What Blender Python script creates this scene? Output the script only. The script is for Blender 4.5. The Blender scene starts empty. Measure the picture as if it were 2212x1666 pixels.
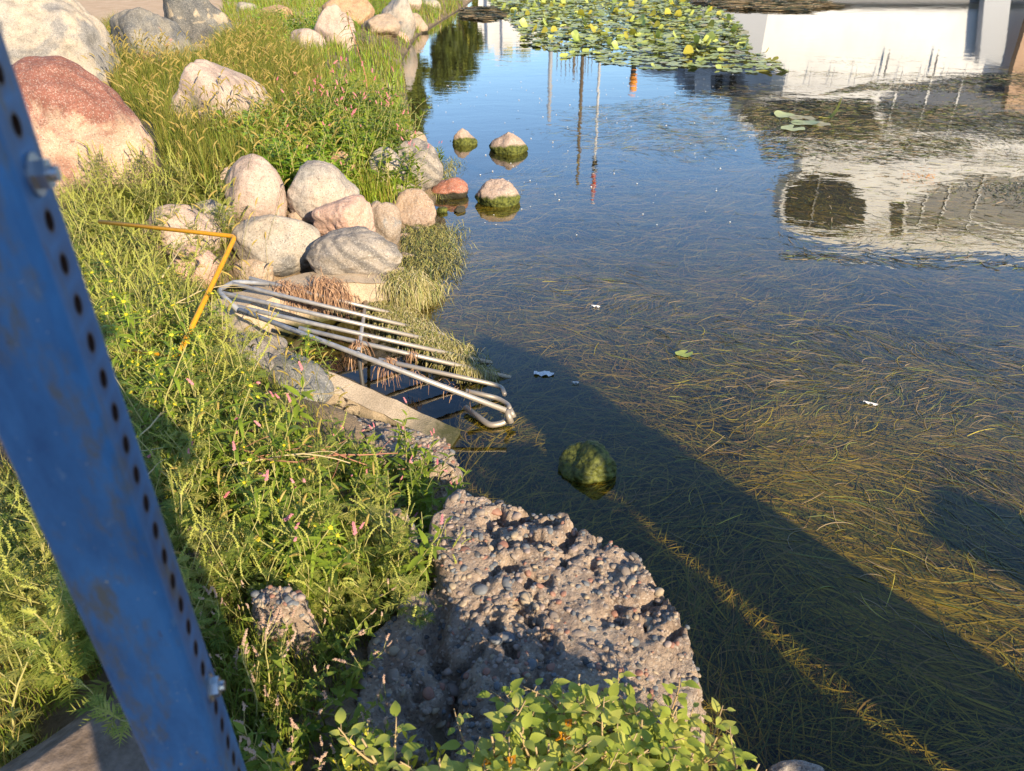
import bpy, math, random
import numpy as np
from mathutils import Vector, Matrix, Euler
R = math.radians
random.seed(7); rng = np.random.default_rng(11)
S = bpy.context.scene

# ------------------------------------------------------------ camera, sky, sun
CX, CY, FPX = 1106.0, 833.0, 1570.0            # photo measured on a 2212 x 1666 sheet
PITCH = R(31.5); H = 2.2
cp, sp = math.cos(PITCH), math.sin(PITCH)
cam = bpy.data.cameras.new('camera'); co = bpy.data.objects.new('camera', cam)
S.collection.objects.link(co); S.camera = co
co.location = (0, 0, H); co.rotation_euler = (R(90) - PITCH, 0, 0)
cam.sensor_width = 36; cam.lens = 36 * FPX / 2212; cam.clip_start = 0.02; cam.clip_end = 2000
cam.dof.use_dof = True; cam.dof.focus_distance = 3.6; cam.dof.aperture_fstop = 8.0

SUN_EL = R(24); SH_AZ = R(-34)                 # shadows run to the left of the view
sd = Vector((-math.sin(SH_AZ) * math.cos(SUN_EL), -math.cos(SH_AZ) * math.cos(SUN_EL), math.sin(SUN_EL)))
w = bpy.data.worlds.new('World'); S.world = w; w.use_nodes = True
nt = w.node_tree; bg = nt.nodes['Background']
sky = nt.nodes.new('ShaderNodeTexSky'); sky.sky_type = 'NISHITA'; sky.sun_disc = False
sky.sun_elevation = SUN_EL; sky.sun_rotation = math.atan2(sd.x, sd.y); sky.dust_density = .2; sky.ozone_density = 4.5
nt.links.new(sky.outputs[0], bg.inputs[0]); bg.inputs[1].default_value = 0.135
sl = bpy.data.lights.new('sun', 'SUN'); sl.energy = 4.9; sl.angle = R(.5); sl.color = (1, .84, .60)
so = bpy.data.objects.new('sun', sl); S.collection.objects.link(so)
so.rotation_euler = sd.to_track_quat('Z', 'Y').to_euler()
S.view_settings.view_transform = 'Standard'; S.view_settings.look = 'None'
S.view_settings.exposure = 0.85; S.view_settings.gamma = 1
S.cycles.max_bounces = 8; S.cycles.transparent_max_bounces = 12
S.cycles.caustics_reflective = False; S.cycles.caustics_refractive = False

# ------------------------------------------------------------ pixel <-> place
def ray(px, py):
    u, v = (px - CX) / FPX, (CY - py) / FPX
    return np.array([u, cp + v * sp, -sp + v * cp])
def at(px, py, z=0.0):
    r = ray(px, py); t = (z - H) / r[2]
    return np.array([r[0] * t, r[1] * t, z])
def at_y(px, py, Y):
    r = ray(px, py); t = Y / r[1]
    return np.array([r[0] * t, Y, H + r[2] * t])
def mirror_at(px, py, D):                       # the thing standing at distance D that the water shows there
    r = ray(px, py); t = D / r[1]
    return (r[0] * t, -(H + r[2] * t))
def proj(P):
    d = P[:, 1] * cp - (P[:, 2] - H) * sp
    return CX + FPX * P[:, 0] / d, CY - FPX * (P[:, 1] * sp + (P[:, 2] - H) * cp) / d

# ------------------------------------------------------------ numpy noise
_h = rng.random((64, 64, 64))
def vn(x, y, z=0.0):
    x, y, z = np.broadcast_arrays(np.asarray(x, float), np.asarray(y, float), np.asarray(z, float))
    xi, yi, zi = np.floor(x).astype(int), np.floor(y).astype(int), np.floor(z).astype(int)
    f = [a - np.floor(a) for a in (x, y, z)]; f = [a * a * (3 - 2 * a) for a in f]
    out = 0
    for i in (0, 1):
        for j in (0, 1):
            for k in (0, 1):
                out = out + _h[(xi + i) % 64, (yi + j) % 64, (zi + k) % 64] * (f[0] if i else 1 - f[0]) * (f[1] if j else 1 - f[1]) * (f[2] if k else 1 - f[2])
    return out * 2 - 1
def fbm(x, y, z=0.0, o=4, g=.5):
    s, a, t = 0, 1, 0
    for i in range(o):
        s = s + a * vn(np.asarray(x) * 2**i + 7.3 * i, np.asarray(y) * 2**i + 3.1 * i, np.asarray(z) * 2**i + 1.7 * i); t += a; a *= g
    return s / t

# ------------------------------------------------------------ materials
def mat(name):
    m = bpy.data.materials.new(name); m.use_nodes = True
    n = m.node_tree.nodes; b = n['Principled BSDF']; return m, m.node_tree, n, m.node_tree.links, b
def nd(n, t, **k):
    a = n.new(t)
    for q, v in k.items():
        if q in a.inputs.keys(): a.inputs[q].default_value = v
        else: setattr(a, q, v)
    return a
def ramp(n, l, src, stops, interp='LINEAR'):
    r = n.new('ShaderNodeValToRGB'); r.color_ramp.interpolation = interp
    e = r.color_ramp.elements
    while len(e) > 1: e.remove(e[-1])
    e[0].position = stops[0][0]; e[0].color = (*stops[0][1], 1) if len(stops[0][1]) == 3 else stops[0][1]
    for p, c in stops[1:]:
        q = e.new(p); q.color = (*c, 1)
    l.new(src, r.inputs[0]); return r
def mixc(n, l, f, a, b, mode='MIX'):
    x = n.new('ShaderNodeMix'); x.data_type = 'RGBA'; x.blend_type = mode
    for s, v in ((0, f), (6, a), (7, b)):
        if hasattr(v, 'links') or hasattr(v, 'is_linked'): l.new(v, x.inputs[s])
        elif isinstance(v, (int, float)): x.inputs[s].default_value = v
        else: x.inputs[s].default_value = (*v, 1)
    return x.outputs[2]
def W(v): return (v, v, v)

def rock_mat(name, base, second, cap=None, dark=(.07, .065, .06), patch=None, pscale=1.5, pth=.5, moss=0.0, stripe=0.0, rough=.85, stripe_rot=(.3, .8, .2)):
    m, t, n, l, b = mat(name)
    tc = n.new('ShaderNodeTexCoord'); ob = tc.outputs['Object']
    big = nd(n, 'ShaderNodeTexNoise', Scale=3.0, Detail=6, Roughness=.6); l.new(ob, big.inputs[0])
    c = mixc(n, l, ramp(n, l, big.outputs[0], [(.4, W(0)), (.62, W(1))]).outputs[0], base, second)
    if patch is not None:
        pn = nd(n, 'ShaderNodeTexNoise', Scale=pscale, Detail=4, Distortion=.6); l.new(ob, pn.inputs[0])
        c = mixc(n, l, ramp(n, l, pn.outputs[0], [(pth, W(0)), (pth + .05, W(1))]).outputs[0], c, patch)
    if cap is not None:
        g0 = n.new('ShaderNodeNewGeometry'); sx0 = n.new('ShaderNodeSeparateXYZ'); l.new(g0.outputs['Position'], sx0.inputs[0])
        pn = nd(n, 'ShaderNodeTexNoise', Scale=1.6, Detail=8, Roughness=.65, Distortion=.4); l.new(ob, pn.inputs[0])
        ma = nd(n, 'ShaderNodeMath', operation='MULTIPLY_ADD'); l.new(pn.outputs[0], ma.inputs[0]); ma.inputs[1].default_value = cap[1]; l.new(sx0.outputs[2], ma.inputs[2])
        mr0 = nd(n, 'ShaderNodeMapRange'); l.new(ma.outputs[0], mr0.inputs[0]); mr0.inputs[1].default_value = cap[0] + cap[1] * .5 - .06; mr0.inputs[2].default_value = cap[0] + cap[1] * .5 + .06
        c = mixc(n, l, mr0.outputs[0], c, cap[2])
    if stripe:
        mp = nd(n, 'ShaderNodeMapping', Rotation=stripe_rot); l.new(ob, mp.inputs[0])
        wv = nd(n, 'ShaderNodeTexWave', Scale=3.2, Distortion=5, Detail=4); wv.inputs['Detail Scale'].default_value = 1.3; l.new(mp.outputs[0], wv.inputs[0])
        c = mixc(n, l, ramp(n, l, wv.outputs[1], [(.35, W(0)), (.9, W(stripe))]).outputs[0], c, (.09, .09, .095))
    # crystals
    v1 = nd(n, 'ShaderNodeTexVoronoi', Scale=150); l.new(ob, v1.inputs[0])
    sr = n.new('ShaderNodeSeparateColor'); l.new(v1.outputs['Color'], sr.inputs[0])
    c = mixc(n, l, ramp(n, l, sr.outputs[0], [(.0, W(.55)), (.22, W(0))]).outputs[0], c, dark)
    c = mixc(n, l, ramp(n, l, sr.outputs[1], [(.72, W(0)), (.95, W(.3))]).outputs[0], c, (.78, .7, .6))
    ln = nd(n, 'ShaderNodeTexNoise', Scale=5, Detail=10, Roughness=.72); l.new(ob, ln.inputs[0])
    c = mixc(n, l, .75, c, ramp(n, l, ln.outputs[0], [(.28, W(.28)), (.5, W(.8)), (.72, W(1.08))]).outputs[0], 'MULTIPLY')
    g = n.new('ShaderNodeNewGeometry'); sx = n.new('ShaderNodeSeparateXYZ'); l.new(g.outputs['Position'], sx.inputs[0])
    # wet line and algae where the rock meets the water
    ad = nd(n, 'ShaderNodeMath', operation='MULTIPLY_ADD'); l.new(ln.outputs[0], ad.inputs[0]); ad.inputs[1].default_value = -.10; l.new(sx.outputs[2], ad.inputs[2])
    wet = ramp(n, l, ad.outputs[0], [(0, W(1)), (.012, W(0))]) 
    c = mixc(n, l, wet.outputs[0], c, (.05, .045, .03))
    if moss:
        a2 = nd(n, 'ShaderNodeMath', operation='MULTIPLY_ADD'); l.new(big.outputs[0], a2.inputs[0]); a2.inputs[1].default_value = -.22; l.new(sx.outputs[2], a2.inputs[2])
        mr = nd(n, 'ShaderNodeMapRange'); l.new(a2.outputs[0], mr.inputs[0]); mr.inputs[1].default_value = moss - .1; mr.inputs[2].default_value = moss - .13; 
        mn = nd(n, 'ShaderNodeTexNoise', Scale=40, Detail=4); l.new(ob, mn.inputs[0])
        c = mixc(n, l, mr.outputs[0], c, ramp(n, l, mn.outputs[0], [(.35, (.035, .045, .01)), (.65, (.15, .16, .03))]).outputs[0])
    l.new(c, b.inputs['Base Color']); b.inputs['Roughness'].default_value = rough
    b.inputs['Specular IOR Level'].default_value = .3
    bn = nd(n, 'ShaderNodeTexNoise', Scale=28, Detail=8, Roughness=.65); l.new(ob, bn.inputs[0])
    bp = nd(n, 'ShaderNodeBump', Strength=.65, Distance=.02); l.new(bn.outputs[0], bp.inputs['Height']); l.new(bp.outputs[0], b.inputs['Normal'])
    return m

def leaf_mat(name, c1, c2, c3=None, trans=.35, rough=.5, hue=.12):
    m, t, n, l, b = mat(name)
    oi = n.new('ShaderNodeObjectInfo'); tc = n.new('ShaderNodeTexCoord')
    g = n.new('ShaderNodeNewGeometry')
    ns = nd(n, 'ShaderNodeTexNoise', Scale=9, Detail=3); l.new(g.outputs['Position'], ns.inputs[0])
    ml = nd(n, 'ShaderNodeMath', operation='MULTIPLY_ADD'); l.new(oi.outputs['Random'], ml.inputs[0]); ml.inputs[1].default_value = .6; l.new(ns.outputs[0], ml.inputs[2])
    m2 = nd(n, 'ShaderNodeMath', operation='MULTIPLY_ADD'); l.new(g.outputs['Random Per Island'], m2.inputs[0]); m2.inputs[1].default_value = .5; l.new(ml.outputs[0], m2.inputs[2])
    st = [(.45, c1), (1.0, c2)] if c3 is None else [(.45, c1), (.9, c2), (1.15, c3)]
    mr = nd(n, 'ShaderNodeMath', operation='MULTIPLY'); mr.inputs[1].default_value = .72; l.new(m2.outputs[0], mr.inputs[0])
    st = [(min(1, p * .8), tuple(min(.9, q * (1.3 if max(c1) < .3 else 1)) for q in c)) for p, c in st]
    c = ramp(n, l, mr.outputs[0], st).outputs[0]
    l.new(c, b.inputs['Base Color']); b.inputs['Roughness'].default_value = rough; b.inputs['Specular IOR Level'].default_value = .25
    tr = n.new('ShaderNodeBsdfTranslucent')
    l.new(mixc(n, l, .35, c, (.75, .7, .05), 'MULTIPLY'), tr.inputs[0])
    l.new(c, tr.inputs[0])
    mx = n.new('ShaderNodeMixShader'); mx.inputs[0].default_value = trans
    l.new(b.outputs[0], mx.inputs[1]); l.new(tr.outputs[0], mx.inputs[2]); l.new(mx.outputs[0], n['Material Output'].inputs[0])
    return m
def plain(name, c, rough=.6, metal=0, noise=0, scale=8, c2=None, bump=0):
    m, t, n, l, b = mat(name)
    b.inputs['Roughness'].default_value = rough; b.inputs['Metallic'].default_value = metal
    b.inputs['Specular IOR Level'].default_value = .3
    if c2 is not None:
        tc = n.new('ShaderNodeTexCoord'); ns = nd(n, 'ShaderNodeTexNoise', Scale=scale, Detail=6, Roughness=.65); l.new(tc.outputs['Object'], ns.inputs[0])
        l.new(ramp(n, l, ns.outputs[0], [(.38, c), (.66, c2)]).outputs[0], b.inputs['Base Color'])
        if bump:
            bp = nd(n, 'ShaderNodeBump', Strength=bump, Distance=.01); l.new(ns.outputs[0], bp.inputs['Height']); l.new(bp.outputs[0], b.inputs['Normal'])
    else: b.inputs['Base Color'].default_value = (*c, 1)
    return m

# ------------------------------------------------------------ mesh building
class MB:
    def __init__(s): s.v = []; s.f = []; s.m = []
    def leaf(s, p, d, up, L, Wd, droop=.3, seg=4, mi=0, fold=.25, shape='lance', twist=0):
        d = Vector(d).normalized(); side = d.cross(Vector(up))
        if side.length < 1e-4: side = d.cross(Vector((1, .3, 0)))
        side.normalize(); nrm = side.cross(d).normalized(); p = Vector(p); b0 = len(s.v); prof = []
        for i in range(seg + 1):
            t = i / seg
            if shape == 'lance': wv = math.sin(math.pi * min(1, t * .93 + .07) ** .75)
            elif shape == 'ovate': wv = math.sin(math.pi * (t * .96 + .02) ** .62)
            else: wv = (1 - t) ** .6
            c = p + d * (L * t) - Vector((0, 0, 1)) * (droop * L * t * t) 
            hw = Wd * .5 * wv
            s.v += [c - side * hw + nrm * hw * fold, c, c + side * hw + nrm * hw * fold]
        for i in range(seg):
            a = b0 + 3 * i
            s.f += [(a, a + 1, a + 4, a + 3), (a + 1, a + 2, a + 5, a + 4)]; s.m += [mi, mi]
    def blade(s, p, d, L, Wd, bend, seg=4, mi=0):
        d = Vector(d).normalized(); out = Vector((d.x, d.y, 0))
        if out.length < .01: out = Vector((1, 0, 0))
        out.normalize(); side = out.cross(Vector((0, 0, 1))); p = Vector(p); b0 = len(s.v); c = p.copy(); dd = d.copy()
        for i in range(seg + 1):
            t = i / seg; hw = Wd * .5 * (1 - t ** 2 * .92)
            s.v += [c - side * hw, c + side * hw]
            c = c + dd * (L / seg); dd = (dd + out * bend * .5 / seg * 2 - Vector((0, 0, 1)) * bend * t * 1.6 / seg * 2).normalized()
        for i in range(seg):
            a = b0 + 2 * i; s.f.append((a, a + 1, a + 3, a + 2)); s.m.append(mi)
        return c
    def tube(s, pts, r0, r1=None, n=5, mi=0, cap=True):
        r1 = r0 if r1 is None else r1; pts = [Vector(q) for q in pts]; b0 = len(s.v); K = len(pts)
        prev = None
        for i, q in enumerate(pts):
            t = (pts[min(i + 1, K - 1)] - pts[max(i - 1, 0)]).normalized()
            a = prev - t * prev.dot(t) if prev is not None else t.cross(Vector((.13, .2, 1)) if abs(t.z) < .95 else Vector((1, 0, 0)))
            a.normalize(); prev = a; bb = t.cross(a); r = r0 + (r1 - r0) * i / (K - 1)
            for k in range(n):
                an = 2 * math.pi * k / n; s.v.append(q + a * math.cos(an) * r + bb * math.sin(an) * r)
        for i in range(K - 1):
            for k in range(n):
                a = b0 + i * n + k; c = b0 + i * n + (k + 1) % n
                s.f.append((a, c, c + n, a + n)); s.m.append(mi)
        if cap:
            s.f.append(tuple(b0 + k for k in range(n))[::-1]); s.m.append(mi)
            s.f.append(tuple(b0 + (K - 1) * n + k for k in range(n))); s.m.append(mi)
    def blob(s, c, r, mi=0, ax=None, k=1.0):
        c = Vector(c); b0 = len(s.v); ax = Vector(ax or (0, 0, 1)).normalized(); a = ax.orthogonal().normalized(); bb = ax.cross(a)
        s.v += [c + ax * r * k, c - ax * r * k] + [c + (a * math.cos(t) + bb * math.sin(t)) * r for t in (0, 1.26, 2.51, 3.77, 5.03)]
        for i in range(5):
            j = (i + 1) % 5; s.f += [(b0, b0 + 2 + i, b0 + 2 + j), (b0 + 1, b0 + 2 + j, b0 + 2 + i)]; s.m += [mi, mi]
    def box(s, lo, hi, mi=0):
        b0 = len(s.v); s.v += [Vector((x, y, z)) for z in (lo[2], hi[2]) for y in (lo[1], hi[1]) for x in (lo[0], hi[0])]
        s.f += [tuple(b0 + i for i in q) for q in ((0, 2, 3, 1), (4, 5, 7, 6), (0, 1, 5, 4), (2, 6, 7, 3), (0, 4, 6, 2), (1, 3, 7, 5))]; s.m += [mi] * 6
    def prism(s, poly, a, b, mi=0, axis='y'):      # polygon in x,z pushed along y from a to b
        b0 = len(s.v); K = len(poly)
        for q in (a, b): s.v += [Vector((x, q, z)) if axis == 'y' else Vector((x, z, q)) for x, z in poly]
        s.f += [tuple(b0 + i for i in range(K)), tuple(b0 + K + i for i in range(K))[::-1]] + [(b0 + (i + 1) % K, b0 + i, b0 + K + i, b0 + K + (i + 1) % K) for i in range(K)]
        s.m += [mi] * (K + 2)
    def data(s, name, mats, smooth=False):
        me = bpy.data.meshes.new(name); me.from_pydata([tuple(q) for q in s.v], [], s.f)
        for q in mats: me.materials.append(q)
        me.polygons.foreach_set('material_index', s.m)
        if smooth: me.polygons.foreach_set('use_smooth', [True] * len(s.f))
        me.update(); return me
    def build(s, name, mats, parent=None, smooth=False):
        return link(name, s.data(name, mats if isinstance(mats, (list, tuple)) else [mats], smooth), parent)
def link(name, me, parent=None):
    o = bpy.data.objects.new(name, me); S.collection.objects.link(o); o.parent = parent; return o
def npmesh(name, V, F, mats, mi=None, smooth=True):
    me = bpy.data.meshes.new(name); k = F.shape[1]
    me.vertices.add(len(V)); me.vertices.foreach_set('co', np.ascontiguousarray(V, dtype=np.float32).ravel())
    me.loops.add(F.size); me.loops.foreach_set('vertex_index', np.ascontiguousarray(F, dtype=np.int32).ravel())
    me.polygons.add(len(F)); me.polygons.foreach_set('loop_start', np.arange(0, F.size, k, dtype=np.int32))
    me.polygons.foreach_set('loop_total', np.full(len(F), k, dtype=np.int32))
    for q in mats: me.materials.append(q)
    if mi is not None: me.polygons.foreach_set('material_index', np.asarray(mi, dtype=np.int32))
    me.polygons.foreach_set('use_smooth', np.full(len(F), smooth)); me.update(calc_edges=True); me.validate(); return me
def tag(o, label=None, cat=None, group=None, kind=None):
    for k, v in (('label', label), ('category', cat), ('group', group), ('kind', kind)):
        if v: o[k] = v
    return o
def empty(name, loc=(0, 0, 0), rz=0, **k):
    o = bpy.data.objects.new(name, None); S.collection.objects.link(o); o.empty_display_size = .1
    o.location = loc; o.rotation_euler = (0, 0, rz); return tag(o, **k)
def copy_tree(o, parent=None):
    c = o.copy(); S.collection.objects.link(c); c.parent = parent
    for ch in list(KIDS.get(o.name, ())): copy_tree(ch, c)
    return c
KIDS = {}
def kid(par, ch): KIDS.setdefault(par.name, []).append(ch); return ch
def inpoly(x, y, poly):
    x = np.asarray(x); y = np.asarray(y); ins = np.zeros(x.shape, bool); n = len(poly)
    for i in range(n):
        x1, y1 = poly[i]; x2, y2 = poly[(i + 1) % n]
        c = ((y1 > y) != (y2 > y)) & (x < (x2 - x1) * (y - y1) / (y2 - y1 + 1e-12) + x1); ins ^= c
    return ins
def sdist(x, y, poly):                          # positive inside
    d = np.full(np.shape(x), 1e9); n = len(poly)
    for i in range(n):
        ax, ay = poly[i]; bx, by = poly[(i + 1) % n]; ex, ey = bx - ax, by - ay
        t = np.clip(((x - ax) * ex + (y - ay) * ey) / (ex * ex + ey * ey + 1e-12), 0, 1)
        d = np.minimum(d, np.hypot(x - ax - t * ex, y - ay - t * ey))
    return np.where(inpoly(x, y, poly), d, -d)

# ------------------------------------------------------------ the ground and the pond
shore_px = [(1380, 1660), (1350, 1560), (1250, 1450), (1120, 1300), (1010, 1180), (960, 1090), (965, 1010), (1000, 955), (880, 880), (700, 800), (590, 740), (530, 690), (600, 660), (740, 652), (850, 640),
            (870, 590), (880, 520), (925, 470), (950, 420), (955, 370), (920, 320), (890, 270), (878, 190), (870, 130), (900, 80), (960, 42), (1000, 18), (1040, -15)]
land = [(60, -40), (60, .2), (8, .3), (3.5, .45), (2.2, .62), (1.0, .85)] + [tuple(at(x, y, 0)[:2]) for x, y in shore_px] + [(0, 60), (250, 61), (250, 200), (-250, 200), (-250, -40)]
far_quay = [(7, 60), (250, 60), (250, 200), (7, 200)]
TR = (tuple(at(735, 850, .2)[:2]), tuple(at(950, 935, .15)[:2]))
def gz(x, y):
    x = np.asarray(x, float); y = np.asarray(y, float)
    d = sdist(x, y, land)
    z = np.where(d > 0, .02 + .56 * (1 - np.exp(-np.maximum(d, 0) / .75)), -.04 - .5 * (1 - np.exp(np.minimum(d, 0) / .5)))
    (ax_, ay_), (bx_, by_) = TR; ex, ey = bx_ - ax_, by_ - ay_; t_ = np.clip(((x - ax_) * ex + (y - ay_) * ey) / (ex * ex + ey * ey), 0, 1)
    z = z - .30 * np.exp(-(np.hypot(x - ax_ - t_ * ex, y - ay_ - t_ * ey) / .13) ** 2)
    n = fbm(x * 1.7, y * 1.7, 0, 4) * .07 + fbm(x * 9, y * 9, 3, 3) * .02
    n = n * np.clip(np.abs(d) * 2, .15, 1) * np.where(d > 2.5, .6, 1)
    return z + n
def grid_axis(lo, hi, fine_lo, fine_hi, step, grow=1.12):
    a = list(np.arange(fine_lo, fine_hi, step)); s_ = step; q = fine_hi
    while q < hi: a.append(q); s_ *= grow; q += s_
    s_ = step; q = fine_lo - step; b = []
    while q > lo: b.append(q); s_ *= grow; q -= s_
    return np.array(sorted(b + [lo] + a + [hi]))
gx = grid_axis(-240, 240, -4, 3, .045, 1.08); gy = grid_axis(-39, 190, .2, 9, .045, 1.05)
X, Y = np.meshgrid(gx, gy)
Z = gz(X.ravel(), Y.ravel())
V = np.stack([X.ravel(), Y.ravel(), Z], 1); nx, ny = len(gx), len(gy)
I = (np.arange(ny - 1)[:, None] * nx + np.arange(nx - 1)[None]).ravel()
F = np.stack([I, I + 1, I + nx + 1, I + nx], 1)

m_ground, t, n, l, b = mat('soil')
g = n.new('ShaderNodeNewGeometry'); sx = n.new('ShaderNodeSeparateXYZ'); l.new(g.outputs['Position'], sx.inputs[0])
n1 = nd(n, 'ShaderNodeTexNoise', Scale=2.2, Detail=8, Roughness=.65); l.new(g.outputs['Position'], n1.inputs[0])
n2 = nd(n, 'ShaderNodeTexNoise', Scale=60, Detail=6, Roughness=.7); l.new(g.outputs['Position'], n2.inputs[0])
c = ramp(n, l, n1.outputs[0], [(.35, (.12, .085, .05)), (.5, (.24, .17, .10)), (.68, (.36, .25, .15))]).outputs[0]
c = mixc(n, l, .6, c, ramp(n, l, n2.outputs[0], [(.3, W(.5)), (.7, W(1.3))]).outputs[0], 'MULTIPLY')
mr = nd(n, 'ShaderNodeMapRange'); l.new(sx.outputs[2], mr.inputs[0]); mr.inputs[1].default_value = .06; mr.inputs[2].default_value = -.02
c = mixc(n, l, mr.outputs[0], c, (.02, .02, .012))
l.new(c, b.inputs['Base Color']); b.inputs['Roughness'].default_value = .95
bp = nd(n, 'ShaderNodeBump', Strength=.8, Distance=.02); l.new(n2.outputs[0], bp.inputs['Height']); l.new(bp.outputs[0], b.inputs['Normal'])
tag(link('ground', npmesh('ground', V, F, [m_ground])), kind='structure')

# water: a real sheet, mirror-like by angle, letting light through to the weed below
m_water, t, n, l, b = mat('pond_water'); n.remove(b)
g = n.new('ShaderNodeNewGeometry')
mp = nd(n, 'ShaderNodeMapping', Scale=(1, 1.6, 1)); l.new(g.outputs['Position'], mp.inputs[0])
r1 = nd(n, 'ShaderNodeTexNoise', Scale=1.3, Detail=4, Roughness=.6, Distortion=.4); l.new(mp.outputs[0], r1.inputs[0])
bp = nd(n, 'ShaderNodeBump', Strength=.06, Distance=.05); l.new(r1.outputs[0], bp.inputs['Height'])
gl = nd(n, 'ShaderNodeBsdfGlossy', Roughness=.015); gl.inputs[0].default_value = (1, 1, 1, 1)
tr = n.new('ShaderNodeBsdfTransparent'); tr.inputs[0].default_value = (.74, .68, .48, 1)
l.new(bp.outputs[0], gl.inputs['Normal'])
dt = nd(n, 'ShaderNodeVectorMath', operation='DOT_PRODUCT'); l.new(bp.outputs[0], dt.inputs[0]); l.new(g.outputs['Incoming'], dt.inputs[1])
ab = nd(n, 'ShaderNodeMath', operation='ABSOLUTE'); l.new(dt.outputs['Value'], ab.inputs[0])
s1 = nd(n, 'ShaderNodeMath', operation='SUBTRACT'); s1.inputs[0].default_value = 1; l.new(ab.outputs[0], s1.inputs[1])
p1 = nd(n, 'ShaderNodeMath', operation='POWER'); l.new(s1.outputs[0], p1.inputs[0]); p1.inputs[1].default_value = 3.5
fr = nd(n, 'ShaderNodeMath', operation='MULTIPLY_ADD'); l.new(p1.outputs[0], fr.inputs[0]); fr.inputs[1].default_value = .96; fr.inputs[2].default_value = .03
mx = n.new('ShaderNodeMixShader'); l.new(fr.outputs[0], mx.inputs[0]); l.new(tr.outputs[0], mx.inputs[1]); l.new(gl.outputs[0], mx.inputs[2])
l.new(mx.outputs[0], n['Material Output'].inputs[0])
wm = MB(); wm.v = [Vector(q) for q in ((-30, -3, 0), (240, -3, 0), (240, 70, 0), (-30, 70, 0))]; wm.f = [(0, 1, 2, 3)]; wm.m = [0]
tag(wm.build('pond_water', m_water), kind='structure')

# sandy path beyond the boulders
m_path = plain('sandy_path', (.50, .34, .20), .95, c2=(.62, .44, .28), scale=3, bump=.3)
px_ = np.linspace(-60, -4.8, 60); py_ = np.linspace(13.5, 120, 90); PX, PY = np.meshgrid(px_, py_)
keep = []
PZ = gz(PX.ravel(), PY.ravel()) + .03
I = (np.arange(89)[:, None] * 60 + np.arange(59)[None]).ravel(); Fp = np.stack([I, I + 1, I + 61, I + 60], 1)
tag(link('path', npmesh('path', np.stack([PX.ravel(), PY.ravel(), PZ], 1), Fp, [m_path])), kind='structure')

# ------------------------------------------------------------ boulders
import bmesh
_ico = {}
def ico(n):
    if n not in _ico:
        bm = bmesh.new(); bmesh.ops.create_icosphere(bm, subdivisions=n, radius=1)
        _ico[n] = (np.array([q.co[:] for q in bm.verts]), np.array([[k.index for k in q.verts] for q in bm.faces])); bm.free()
    return _ico[n]
def rock_shape(seed, cuts=12, sharp=14, rough=.05, level=5, lo=.72):
    r_ = np.random.default_rng(seed); P, F = ico(level)
    N = r_.normal(size=(cuts, 3)); N /= np.linalg.norm(N, axis=1)[:, None]; D = r_.uniform(lo, 1.0, cuts)
    q = np.maximum(P @ N.T, 1e-3) / D; inv = (np.sum(q ** sharp, 1) + 1.0) ** (1 / sharp)
    Rr = 1 / inv; o = seed * 3.7 % 40
    Rr = Rr * (1 + rough * 2 * fbm(P[:, 0] * 1.6 + o, P[:, 1] * 1.6, P[:, 2] * 1.6 + 9, 3) + rough * .45 * fbm(P[:, 0] * 7 + o, P[:, 1] * 7, P[:, 2] * 7, 3) - rough * .9 * np.clip(.25 - np.abs(fbm(P[:, 0] * 2.3 + o, P[:, 1] * 2.3 + 4, P[:, 2] * 2.3, 2)), 0, .25) * .9)
    return P * Rr[:, None], F
ROCKS = []
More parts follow.
